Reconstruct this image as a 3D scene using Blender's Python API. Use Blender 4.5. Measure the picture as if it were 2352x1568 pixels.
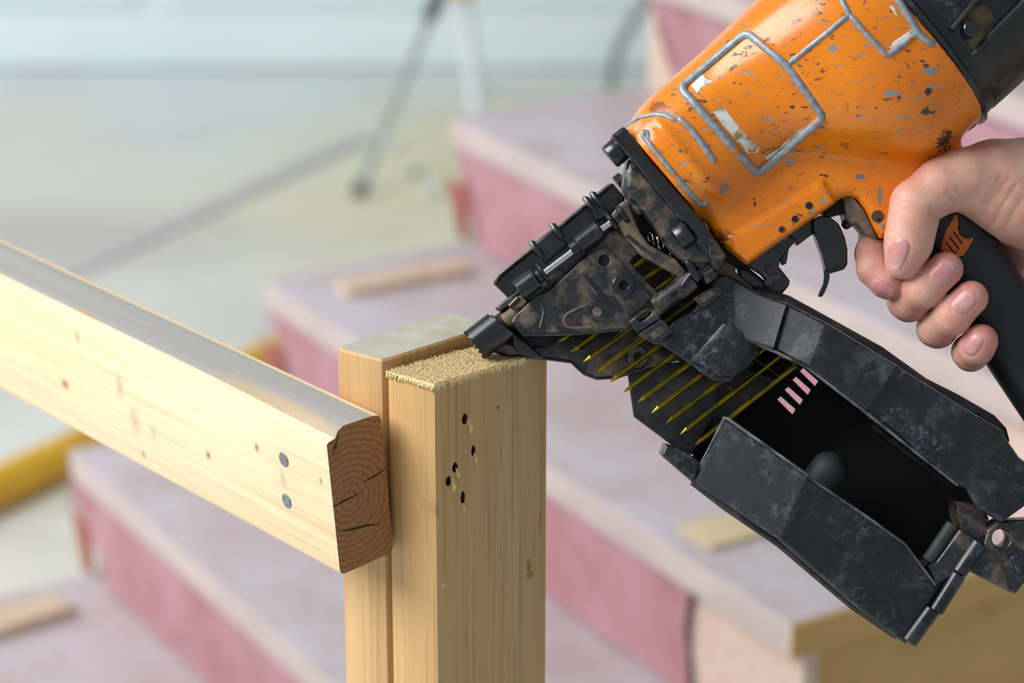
import bpy, bmesh, math, random
import numpy as np
from mathutils import Vector, Matrix
random.seed(7); np.random.seed(7)
for o in list(bpy.data.objects): bpy.data.objects.remove(o)
scene = bpy.context.scene
col = scene.collection

# ---------------------------------------------------------------- camera
FPX = 6153.4                       # focal length in pixels of the 2352x1568 frame
PITCH = math.radians(20.92)
CAM = np.array([0.0, 0.0, 1.9035])
cF = np.array([0, math.cos(PITCH), -math.sin(PITCH)])
cR = np.array([1.0, 0, 0])
cU = np.array([0, math.sin(PITCH), math.cos(PITCH)])
cam_d = bpy.data.cameras.new('camera'); cam = bpy.data.objects.new('camera', cam_d); col.objects.link(cam)
cam.location = CAM; cam.rotation_euler = (math.pi/2 - PITCH, 0, 0)
cam_d.sensor_width = 36; cam_d.lens = FPX*36/2352; cam_d.clip_start = .05
cam_d.dof.use_dof = True; cam_d.dof.focus_distance = 1.455; cam_d.dof.aperture_fstop = 5.8
scene.camera = cam

# ---------------------------------------------------------------- world, light, exposure
w_ = bpy.data.worlds.new('world'); scene.world = w_; w_.use_nodes = True
bg = w_.node_tree.nodes['Background']; bg.inputs[0].default_value = (.86, .94, 1.0, 1); bg.inputs[1].default_value = .38
def area(name, loc, target, sx, sy, power, color):
    d = bpy.data.lights.new(name, 'AREA'); d.shape = 'RECTANGLE'; d.size = sx; d.size_y = sy; d.energy = power; d.color = color
    o = bpy.data.objects.new(name, d); col.objects.link(o); o.location = loc
    o.rotation_euler = (Vector(target)-Vector(loc)).to_track_quat('-Z', 'Y').to_euler(); return o
area('window_daylight', (-3.4, .9, 3.9), (0, 2.4, 1.0), 3.4, 2.6, 275, (1.0, .985, .96))
area('fill_light_far', (-4.6, 4.6, 2.6), (.2, 5.6, .2), 3.2, 2.0, 85, (.95, .985, 1.0))  # added fill light to brighten the far floor and wall, no window known there
vs = scene.view_settings; vs.view_transform = 'Standard'; vs.look = 'None'; vs.gamma = 1; vs.use_curve_mapping = False
vs.exposure = 0.0

# ---------------------------------------------------------------- picking helpers
def ray(x, y): return cF*FPX + cR*(x-1176) - cU*(y-784)
def on_z(x, y, z):
    d = ray(x, y); return CAM + d*((z-CAM[2])/d[2])
def on_plane(x, y, p, n):
    d = ray(x, y); return CAM + d*(np.dot(np.array(p)-CAM, n)/np.dot(d, n))
def proj(P):
    q = np.array(P)-CAM; d = q@cF
    return 1176+FPX*(q@cR)/d, 784-FPX*(q@cU)/d
def z_for(P, y):                 # height at which the vertical line through P is seen at row y
    lo, hi = P[2]-.06, P[2]+.06
    for _ in range(50):
        m = (lo+hi)/2
        if proj((P[0], P[1], m))[1] > y: lo = m
        else: hi = m
    return (lo+hi)/2
# tool frame: right / up / towards the viewer, origin on the plane of the tool's axis; millimetres
D0 = 1479.0; K = FPX/D0
def g(x, y, w=0.0):
    s = (D0-w)/D0
    return np.array([(x-1176)/K*s, -(y-784)/K*s, w])*.001
G = Matrix(((cR[0], cU[0], -cF[0], 0), (cR[1], cU[1], -cF[1], 0), (cR[2], cU[2], -cF[2], 0), (0, 0, 0, 1)))
G.translation = Vector(CAM + cF*D0*.001)

# ---------------------------------------------------------------- materials
def lin(r, g_=None, b=None):
    c = (r, g_, b) if g_ is not None else r
    return tuple(((v/255)/12.92 if v/255 <= .04045 else ((v/255+.055)/1.055)**2.4) for v in c) + (1,)
class NT:
    def __init__(s, name):
        s.m = bpy.data.materials.new(name); s.m.use_nodes = True; s.t = s.m.node_tree; s.b = s.t.nodes['Principled BSDF']
        s.tc = s.t.nodes.new('ShaderNodeTexCoord')
    def link(s, a, b): s.t.links.new(a, b)
    def put(s, key, v):
        i = s.b.inputs[key]
        if hasattr(v, 'is_linked'): s.link(v, i)
        else: i.default_value = v
    def mapping(s, scale=(1, 1, 1), rot=(0, 0, 0), loc=(0, 0, 0)):
        n = s.t.nodes.new('ShaderNodeMapping'); n.inputs['Scale'].default_value = scale; n.inputs['Rotation'].default_value = rot
        n.inputs['Location'].default_value = loc; s.link(s.tc.outputs['Object'], n.inputs[0]); return n.outputs[0]
    def noise(s, scale, detail=3, vec=None, rough=.55, dist=0.0):
        n = s.t.nodes.new('ShaderNodeTexNoise'); n.inputs['Scale'].default_value = scale; n.inputs['Detail'].default_value = detail
        n.inputs['Roughness'].default_value = rough; n.inputs['Distortion'].default_value = dist
        s.link(vec if vec is not None else s.tc.outputs['Object'], n.inputs['Vector']); return n.outputs['Fac']
    def ramp(s, fac, stops):
        n = s.t.nodes.new('ShaderNodeValToRGB'); e = n.color_ramp.elements
        while len(e) < len(stops): e.new(.5)
        for el, (p, c) in zip(e, stops):
            el.position = p; el.color = c if len(c) == 4 else tuple(c)+(1,)
        s.link(fac, n.inputs[0]); return n.outputs[0]
    def step(s, fac, a, b): return s.ramp(fac, [(a, (0, 0, 0, 1)), (b, (1, 1, 1, 1))])
    def mix(s, fac, a, b, mode='MIX'):
        n = s.t.nodes.new('ShaderNodeMix'); n.data_type = 'RGBA'; n.blend_type = mode
        for i, v in ((0, fac), (6, a), (7, b)):
            if hasattr(v, 'is_linked'): s.link(v, n.inputs[i])
            else: n.inputs[i].default_value = v
        return n.outputs[2]
    def math(s, op, a, b=0.0):
        n = s.t.nodes.new('ShaderNodeMath'); n.operation = op
        for i, v in ((0, a), (1, b)):
            if hasattr(v, 'is_linked'): s.link(v, n.inputs[i])
            else: n.inputs[i].default_value = v
        return n.outputs[0]
    def bump(s, h, strength=.3, dist=.001):
        n = s.t.nodes.new('ShaderNodeBump'); n.inputs['Strength'].default_value = strength; n.inputs['Distance'].default_value = dist
        s.link(h, n.inputs['Height']); s.link(n.outputs[0], s.b.inputs['Normal']); return n
    def spot(s, c, rad, vec=None):   # 1 at the spot's centre, 0 at its rim; rad per axis
        n = s.t.nodes.new('ShaderNodeMapping'); n.vector_type = 'TEXTURE'
        n.inputs['Location'].default_value = c; n.inputs['Scale'].default_value = rad
        s.link(s.tc.outputs['Object'], n.inputs[0])
        l = s.t.nodes.new('ShaderNodeVectorMath'); l.operation = 'LENGTH'; s.link(n.outputs[0], l.inputs[0])
        return s.math('SUBTRACT', 1.0, l.outputs['Value'])
def plain(name, c, rough=.5, metal=0.0, nscale=None, c2=None, bump=0.0):
    n = NT(name); n.put('Roughness', rough); n.put('Metallic', metal)
    if nscale:
        f = n.noise(nscale, 4); n.put('Base Color', n.mix(n.step(f, .35, .65), lin(c), lin(c2 or c)))
        if bump: n.bump(f, bump)
    else: n.put('Base Color', lin(c))
    return n.m
def wood(name, light, mid, dark, axis=2, rough=.6, marks=(), seed=0, grain=1.0, spark=True):
    n = NT(name)
    sc = [70*grain]*3; sc[axis] = 2.4*grain; off = (seed*1.3, seed*.7, seed*.9)
    v = n.mapping(tuple(sc), loc=off)
    sc2 = [430*grain]*3; sc2[axis] = 7*grain
    v2 = n.mapping(tuple(sc2), loc=off)
    sc3 = [16]*3; sc3[axis] = 1.6
    v3 = n.mapping(tuple(sc3), loc=off)
    a = n.noise(1, 3, v, dist=.6); b = n.noise(1, 2, v2); c = n.noise(1, 2, v3)
    base = n.mix(n.step(a, .3, .72), lin(light), lin(mid))
    base = n.mix(n.math('MULTIPLY', n.step(b, .5, .72), .5), base, lin(dark))
    base = n.mix(n.math('MULTIPLY', n.step(c, .4, .75), .55), base, lin(mid))
    for p, rad, colr, k in marks:
        m = n.spot(p, rad)
        m = n.math('ADD', m, n.math('MULTIPLY', n.math('SUBTRACT', n.noise(300, 3), .5), .9))
        base = n.mix(n.math('MULTIPLY', n.step(m, .05, .75), k), base, lin(colr))
    if spark:
        base = n.mix(n.math('MULTIPLY', n.step(n.noise(1500, 2), .68, .76), .22), base, lin(250, 235, 205))
    n.put('Base Color', base); n.put('Roughness', rough); n.bump(n.math('ADD', b, n.math('MULTIPLY', a, .5)), .25, .0006)
    return n.m
M = {}
M['post'] = wood('pine_post', (232, 190, 128), (222, 172, 104), (176, 120, 62), seed=1)
M['postb'] = wood('pine_post_dark', (214, 178, 128), (198, 156, 102), (150, 106, 62), seed=5)
n = NT('saw_rough_end')
f1 = n.noise(520, 4); f2 = n.noise(90, 3)
n.put('Base Color', n.mix(n.step(f1, .38, .62), lin(196, 160, 104), lin(238, 216, 166))); n.put('Roughness', .9)
n.bump(n.math('ADD', f1, n.math('MULTIPLY', f2, .6)), 1.0, .0035); M['sawn'] = n.m
n = NT('dusty_end'); f1 = n.noise(60, 4); f2 = n.noise(900, 2)
n.put('Base Color', n.mix(n.step(f1, .35, .7), lin(186, 184, 172), lin(172, 164, 140))); n.put('Roughness', .9); n.bump(f2, .3, .0006); M['dusty_end'] = n.m

def tint_dust(name, base, dust, lo, hi, scale, rough=.4, metal=.2, bumps=.25, scratch=None, spec=.5, fine=1400):
    n = NT(name)
    f = n.noise(scale, 5, rough=.62, dist=.4); f2 = n.noise(fine, 2)
    m = n.math('MULTIPLY', n.step(f, lo, hi), n.ramp(f2, [(.25, (.5,)*3), (.6, (.95,)*3)]))
    c = n.mix(n.step(n.noise(scale*2.2, 3), .35, .7), lin(base), lin(tuple(min(255, v*1.5+6) for v in base)))
    if scratch:
        s1 = n.math('MULTIPLY', n.step(n.noise(170, 6, rough=.75, dist=.8), .5, .72), n.step(n.noise(30, 2), .46, .66))
        vo = n.t.nodes.new('ShaderNodeTexVoronoi'); vo.feature = 'DISTANCE_TO_EDGE'; vo.inputs['Scale'].default_value = 110; n.link(n.mapping((1, .35, 1), rot=(0, 0, .8)), vo.inputs['Vector'])
        s2 = n.math('MULTIPLY', n.math('SUBTRACT', 1.0, n.step(vo.outputs['Distance'], .008, .03)), n.step(n.noise(60, 3), .5, .65))
        c = n.mix(n.math('MAXIMUM', n.math('MULTIPLY', s1, .68), n.math('MULTIPLY', s2, .07)), c, lin(scratch))
    c = n.mix(m, c, lin(dust)); n.put('Base Color', c)
    n.put('Metallic', n.math('MULTIPLY', n.math('SUBTRACT', 1.0, m), metal))
    n.put('Roughness', n.math('ADD', n.math('MULTIPLY', m, .45), rough)); n.put('Specular IOR Level', spec)
    n.bump(n.math('ADD', f2, f), bumps, .0006); return n.m
M['black'] = tint_dust('black_steel', (13, 16, 19), (100, 88, 72), .6, .92, 70, .24, .15, .03, spec=.9)
M['dusty'] = tint_dust('black_steel_dusty', (22, 25, 29), (134, 114, 90), .47, .76, 85, .28, .15, .15, spec=.8)
M['verydusty'] = tint_dust('black_steel_very_dusty', (38, 40, 43), (134, 114, 90), .34, .62, 75, .34, .1, spec=.6)
M['plastic'] = tint_dust('black_plastic', (13, 16, 20), (112, 112, 110), .54, .9, 42, .3, 0, .05, scratch=(126, 146, 164), spec=.6)
M['plastic_d'] = tint_dust('black_plastic_dull', (18, 19, 21), (84, 80, 74), .5, .9, 48, .42, 0, .3, scratch=(90, 96, 102))
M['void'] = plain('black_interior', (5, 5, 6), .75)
M['rodgrey'] = plain('grey_post', (46, 58, 58), .6, 0, 60, (38, 46, 46))
M['chrome'] = plain('bright_steel', (215, 218, 222), .16, 1.0)
M['rubber'] = plain('black_rubber', (20, 24, 29), .48, 0, 300, (16, 19, 23), .15)
M['wire'] = plain('copper_wire', (150, 66, 26), .4, .6)
n = NT('gold_nail'); f = n.noise(70, 2, n.mapping((1, 1, 1)))
n.put('Base Color', n.mix(n.step(f, .36, .64), lin(164, 132, 22), lin(96, 102, 26))); n.put('Metallic', .85); n.put('Roughness', .3); M['gold'] = n.m
# worn orange paint
n = NT('worn_orange_paint')
va = n.mapping((150, 330, 240), rot=(0, 0, math.radians(-41)))
chip = n.noise(1, 4, va, rough=.6); area_n = n.noise(24, 3); ch2 = n.noise(420, 4, rough=.7)
m1 = n.math('MULTIPLY', n.step(chip, .6, .635), n.step(area_n, .42, .52))
m2 = n.math('MULTIPLY', n.step(ch2, .63, .67), n.step(n.noise(40, 2), .46, .6))
edge = n.math('MULTIPLY', n.step(chip, .57, .605), n.step(area_n, .42, .52))
base = n.mix(n.step(n.noise(16, 3), .3, .7), lin(240, 138, 8), lin(228, 118, 4))
base = n.mix(n.math('MULTIPLY', n.step(n.noise(95, 5, rough=.7), .56, .75), .35), base, lin(140, 84, 24))
chipc = n.mix(n.step(n.noise(60, 2), .45, .55), lin(150, 152, 150), lin(70, 58, 48))
base = n.mix(edge, base, lin(205, 110, 20)); base = n.mix(m1, base, chipc); base = n.mix(n.math('MULTIPLY', m2, .8), base, lin(92, 62, 34))
for (x_, y_, w_), rd_, cc, kk in [((1662, 545, 24), (.011, .008, .03), (46, 34, 26), .9), ((2158, 322, 20), (.009, .009, .04), (34, 32, 30), 1), ((2122, 258, 45), (.006, .0035, .04), (62, 58, 54), 1), ((2126, 214, 50), (.003, .003, .04), (58, 54, 50), 1),
    ((2132, 166, 55), (.0065, .003, .04), (136, 140, 142), 1), ((2044, 216, 55), (.006, .003, .04), (136, 140, 142), 1), ((1910, 116, 50), (.0045, .003, .04), (136, 140, 142), 1), ((1976, 405, 20), (.004, .0025, .03), (120, 122, 122), 1), ((2022, 452, 20), (.002, .007, .03), (124, 126, 128), 1),
    ((1740, 462, 38), (.002, .006, .03), (64, 44, 28), 1), ((1668, 428, 38), (.006, .005, .03), (120, 118, 112), .9), ((1512, 245, 30), (.008, .005, .03), (128, 62, 20), .8)]:
    mm = n.math('ADD', n.spot(tuple(float(q) for q in g(x_, y_, w_)), rd_), n.math('MULTIPLY', n.math('SUBTRACT', n.noise(330, 4, rough=.7), .5), 1.8))
    base = n.mix(n.math('MULTIPLY', n.step(mm, .3, .42 if cc[0] != 46 else .9), kk), base, lin(cc))
n.put('Base Color', base); n.put('Roughness', n.math('ADD', n.math('MULTIPLY', m1, .25), .27))
n.put('Coat Weight', .25); n.put('Coat Roughness', .12)
n.bump(n.math('SUBTRACT', n.math('MULTIPLY', n.noise(90, 3), .35), n.math('ADD', m1, m2)), .35, .0006); M['orange'] = n.m
M['orange_flat'] = plain('orange_insert', (226, 112, 22), .5, 0, 500, (190, 92, 22), .3)
n = NT('worn_silver_edge'); f = n.noise(260, 4); f2 = n.noise(900, 2)
c = n.mix(n.step(f, .35, .7), lin(128, 138, 146), lin(168, 176, 182)); c = n.mix(n.step(n.noise(120, 3), .62, .68), c, lin(214, 120, 28))
n.put('Base Color', c); n.put('Metallic', .35); n.put('Roughness', .5); n.bump(f2, .35, .0006); M['silver'] = n.m
n = NT('torn_label'); f = n.noise(150, 4); n.put('Base Color', n.mix(n.step(f, .5, .62), lin(216, 218, 212), lin(150, 128, 92))); n.put('Roughness', .55); n.bump(f, .4, .0006); M['label'] = n.m
M['tube_rubber'] = tint_dust('worn_black_cap', (15, 17, 19), (66, 64, 62), .56, .64, 75, .34, .1, .22, fine=500, spec=.6)
M['bronze'] = plain('olive_recess', (98, 84, 52), .5, .3, 80, (60, 54, 40))
# skin
n = NT('skin'); at = n.t.nodes.new('ShaderNodeAttribute'); at.attribute_name = 'tip'
tipf = at.outputs['Fac']
f = n.noise(70, 4); f2 = n.noise(420, 3)
c = n.mix(n.step(f, .35, .68), lin(226, 180, 158), lin(210, 148, 132))
c = n.mix(n.math('MULTIPLY', tipf, .75), c, lin(206, 116, 112))
c = n.mix(n.math('MULTIPLY', n.step(f2, .62, .7), .3), c, lin(240, 214, 200))
at2 = n.t.nodes.new('ShaderNodeAttribute'); at2.attribute_name = 'darker'
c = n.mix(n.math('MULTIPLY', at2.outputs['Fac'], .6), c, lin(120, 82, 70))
n.put('Base Color', c); n.put('Roughness', .5); n.put('Subsurface Weight', .18); n.put('Subsurface Radius', (.008, .003, .002)); n.put('Subsurface Scale', .5)
wv = n.mapping((900, 900, 900)); vo = n.t.nodes.new('ShaderNodeTexVoronoi'); vo.feature = 'DISTANCE_TO_EDGE'; vo.inputs['Scale'].default_value = 1500
n.link(n.tc.outputs['Object'], vo.inputs['Vector'])
n.bump(n.math('ADD', n.math('MULTIPLY', n.math('MINIMUM', vo.outputs['Distance'], .2), .5), n.math('MULTIPLY', n.noise(330, 6, rough=.7), 1.2)), .3, .0009); M['skin'] = n.m
n = NT('finger_nail'); f = n.noise(120, 2); at = n.t.nodes.new('ShaderNodeAttribute'); at.attribute_name = 'rim'
c = n.mix(n.step(f, .35, .65), lin(210, 154, 150), lin(200, 132, 136)); c = n.mix(n.math('MULTIPLY', at.outputs['Fac'], .6), c, lin(214, 186, 170))
n.put('Base Color', c); n.put('Roughness', .3); M['nail'] = n.m
# background materials
n = NT('dusty_subfloor'); a = n.noise(.55, 3); b = n.noise(2.4, 4); c3 = n.noise(14, 3)
c = n.mix(n.step(a, .42, .58), lin(214, 212, 200), lin(210, 220, 222)); c = n.mix(n.math('MULTIPLY', n.step(b, .52, .72), .6), c, lin(192, 192, 186))
c = n.mix(n.math('MULTIPLY', n.step(c3, .6, .7), .4), c, lin(234, 236, 234))
c = n.mix(n.math('MULTIPLY', n.step(n.spot((.1, 6.1, 0), (1.0, 1.0, 1)), 0, .6), .75), c, lin(218, 210, 168))
c = n.mix(n.math('MULTIPLY', n.step(n.spot((-1.15, 5.6, 0), (.65, .35, 1)), 0, .6), .6), c, lin(178, 174, 164))
n.put('Base Color', c); n.put('Roughness', .8); M['floor'] = n.m
M['wall'] = plain('pale_wall_paint', (214, 226, 230), .6, 0, 1.5, (222, 232, 236))
M['base'] = plain('white_trim_paint', (226, 238, 242), .45, 0, 2, (220, 232, 236))
n = NT('dusty_tread'); a = n.noise(9, 4); b = n.noise(45, 3)
c = n.mix(n.step(a, .35, .65), lin(190, 182, 188), lin(178, 164, 166)); c = n.mix(n.math('MULTIPLY', n.step(b, .56, .7), .5), c, lin(200, 198, 202))
n.put('Base Color', c); n.put('Roughness', .75); M['tread'] = n.m
M['nosing'] = plain('nosing_edge', (194, 178, 174), .7, 0, 12, (182, 166, 162))
n = NT('pink_paper'); a = n.noise(7, 3); b = n.noise(22, 3)
c = n.mix(n.step(a, .35, .65), lin(184, 140, 150), lin(168, 120, 125)); c = n.mix(n.math('MULTIPLY', n.step(b, .56, .66), .4), c, lin(152, 104, 102))
n.put('Base Color', c); n.put('Roughness', .7); M['paper'] = n.m
M['paper_back_shaded'] = plain('red_paper_back_shaded', (160, 92, 84), .75, 0, 10, (140, 80, 74))  # paper back, with its shade put into the colour
M['ply'] = wood('plywood_side', (206, 168, 108), (190, 150, 92), (160, 120, 70), axis=0, spark=False, seed=9, grain=.12)
M['ply_pale'] = wood('plywood_riser', (214, 192, 178), (202, 178, 162), (178, 150, 130), axis=0, spark=False, seed=3, grain=.12)
M['scrap'] = plain('scrap_wood', (208, 188, 164), .7, 0, 12, (196, 174, 148))
M['scrap_pale'] = plain('pale_board', (196, 190, 192), .6, 0, 8, (186, 180, 182))
M['scrap_y'] = plain('yellowish_offcut', (206, 192, 156), .7, 0, 12, (196, 180, 144))
M['yellow'] = plain('yellow_plastic', (226, 178, 40), .45, 0, 10, (214, 164, 40))
M['leg'] = plain('tripod_grey', (150, 158, 160), .4, .3)
M['legw'] = plain('tripod_white', (232, 240, 250), .4, 0)
M['dark'] = plain('dark_plastic', (30, 34, 34), .5)
M['hose'] = plain('grey_hose', (128, 140, 134), .5)
M['white'] = plain('white_scrap', (214, 222, 224), .6)

# ---------------------------------------------------------------- mesh helpers
def finish(me, mat, sharp=35):
    mats = mat if isinstance(mat, (list, tuple)) else [mat]
    for m in mats: me.materials.append(m)
    me.shade_smooth(); me.set_sharp_from_angle(angle=math.radians(sharp))
def link(name, me, parent=None, world=False):
    o = bpy.data.objects.new(name, me); col.objects.link(o)
    if parent is not None:
        o.parent = parent
        if world: o.matrix_parent_inverse = parent.matrix_basis.inverted()
    return o
def tag(o, label=None, cat=None, group=None, kind=None):
    if label: o['label'] = label
    if cat: o['category'] = cat
    if group: o['group'] = group
    if kind: o['kind'] = kind
    return o
def thing(name, loc, label, cat, group=None, matrix=None):
    o = bpy.data.objects.new(name, None); col.objects.link(o); o.empty_display_size = .05
    if matrix is not None: o.matrix_basis = matrix
    else: o.location = Vector(loc)
    return tag(o, label, cat, group)
class MB:
    def __init__(s): s.v = []; s.f = []; s.mi = []
    def add(s, vs_, fs, mi=0):
        b = len(s.v); s.v += [tuple(map(float, q)) for q in vs_]
        for f in fs: s.f.append(tuple(b+i for i in f)); s.mi.append(mi)
    def box(s, c, ax, ay, az, mi=0, mtop=None):     # corner + three edge vectors
        c, ax, ay, az = map(np.array, (c, ax, ay, az))
        v = [c, c+ax, c+ax+ay, c+ay, c+az, c+ax+az, c+ax+ay+az, c+ay+az]
        if np.dot(np.cross(ax, ay), az) < 0: v = [v[3], v[2], v[1], v[0], v[7], v[6], v[5], v[4]]
        s.add(v, [(0, 3, 2, 1)], mi); b = len(s.v)-8
        for f, m in (((4, 5, 6, 7), mtop if mtop is not None else mi), ((0, 1, 5, 4), mi), ((1, 2, 6, 5), mi), ((2, 3, 7, 6), mi), ((3, 0, 4, 7), mi)):
            s.f.append(tuple(b+i for i in f)); s.mi.append(m)
    def sweep(s, pts, rad, seg=10, caps=True, flat=1.0, closed=False):
        pts = [np.array(p, float) for p in pts]; n = len(pts)
        rad = [rad]*n if not hasattr(rad, '__len__') else rad
        t0 = pts[1]-pts[0]; up = np.array([0, 0, 1.0]) if abs(t0[2]) < .9*np.linalg.norm(t0) else np.array([1.0, 0, 0])
        rings = []
        for i in range(n):
            t = pts[min(i+1, n-1)]-pts[max(i-1, 0)]
            if closed: t = pts[(i+1) % n]-pts[i-1]
            t = t/np.linalg.norm(t); sx = np.cross(up, t); sx /= np.linalg.norm(sx); sy = np.cross(t, sx); up = sy
            rings.append([pts[i]+rad[i]*(math.cos(a)*sx+flat*math.sin(a)*sy) for a in [2*math.pi*k/seg for k in range(seg)]])
        b = len(s.v); s.v += [tuple(q) for r in rings for q in r]
        for i in range(n if closed else n-1):
            j = (i+1) % n
            for k in range(seg):
                s.f.append((b+i*seg+k, b+i*seg+(k+1) % seg, b+j*seg+(k+1) % seg, b+j*seg+k)); s.mi.append(0)
        if caps and not closed:
            s.f.append(tuple(b+k for k in range(seg))[::-1]); s.mi.append(0)
            s.f.append(tuple(b+(n-1)*seg+k for k in range(seg))); s.mi.append(0)
    def cyl(s, p0, p1, r0, r1=None, seg=20, bev=0.0):
        p0, p1 = np.array(p0, float), np.array(p1, float); r1 = r0 if r1 is None else r1
        if bev:
            d = (p1-p0)/np.linalg.norm(p1-p0)
            s.sweep([p0, p0+d*bev, p1-d*bev, p1], [r0-bev, r0, r1, r1-bev], seg)
        else: s.sweep([p0, p1], [r0, r1], seg)
    def build(s, name, mat, parent=None, world=False, sharp=35, bevel=0.0):
        me = bpy.data.meshes.new(name); me.from_pydata(s.v, [], s.f)
        if any(s.mi): me.polygons.foreach_set('material_index', s.mi)
        bm = bmesh.new(); bm.from_mesh(me); bmesh.ops.recalc_face_normals(bm, faces=bm.faces)
        if bevel: bmesh.ops.bevel(bm, geom=[e for e in bm.edges if len(e.link_faces) == 2 and e.calc_face_angle(0) > .4], offset=bevel, segments=2, affect='EDGES', profile=.7, clamp_overlap=True)
        bm.to_mesh(me); bm.free()
        finish(me, mat, sharp); return link(name, me, parent, world)
def round_poly(pts, r, n=4):
    out = []; L = len(pts)
    for i in range(L):
        p, a, b = (np.array(pts[j % L], float) for j in (i, i-1, i+1))
        la, lb = np.linalg.norm(a-p), np.linalg.norm(b-p); rr = min(r, la*.45, lb*.45)
        p0 = p+(a-p)/la*rr; p1 = p+(b-p)/lb*rr
        for k in range(n+1):
            t = k/n; out.append((1-t)**2*p0+2*t*(1-t)*p+t*t*p1)
    return out
def chaikin(p, n=2):
    for _ in range(n):
        q = [p[0]]
        for a, b in zip(p[:-1], p[1:]): q += [tuple(.75*i+.25*j for i, j in zip(a, b)), tuple(.25*i+.75*j for i, j in zip(a, b))]
        p = q+[p[-1]]
    return p
def circ(x, y, r, n=28): return [(x+r*math.cos(2*math.pi*k/n), y+r*math.sin(2*math.pi*k/n)) for k in range(n)]
def plate(name, pts, w0, w1, mat, parent, bev=.8, rnd=3, holes=(), sharp=40):
    """outline in photo pixels at depth w1 (mm), extruded back to w0, bevelled"""
    cu = bpy.data.curves.new(name, 'CURVE'); cu.dimensions = '2D'; cu.fill_mode = 'BOTH'
    loops = [round_poly(pts, rnd) if rnd else pts] + [h for h in holes]
    for lp in loops:
        sp = cu.splines.new('POLY'); sp.points.add(len(lp)-1); sp.use_cyclic_u = True
        for q, (x, y) in zip(sp.points, lp):
            c = g(x, y, w1); q.co = (c[0], c[1], 0, 1)
    b = bev*.001; cu.extrude = max((w1-w0)*.0005-b, .00005); cu.bevel_depth = b; cu.bevel_resolution = 2; cu.offset = -b
    tmp = bpy.data.objects.new('tmp', cu); col.objects.link(tmp)
    dg = bpy.context.evaluated_depsgraph_get(); me = bpy.data.meshes.new_from_object(tmp.evaluated_get(dg))
    bpy.data.objects.remove(tmp); bpy.data.curves.remove(cu)
    me.transform(Matrix.Translation((0, 0, (w0+w1)*.0005)))
    me.materials.clear(); me.name = name
    bm = bmesh.new(); bm.from_mesh(me); bmesh.ops.remove_doubles(bm, verts=bm.verts, dist=1e-6); bm.to_mesh(me); bm.free()
    finish(me, mat, sharp); return link(name, me, parent)
def rod(name, a, b, r, mat, parent, bev=.5, seg=24, r1=None):       # a, b = (px, py, w)
    m = MB(); m.cyl(g(*a), g(*b), r*.001, None if r1 is None else r1*.001, seg, bev*.001); return m.build(name, mat, parent)
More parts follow.
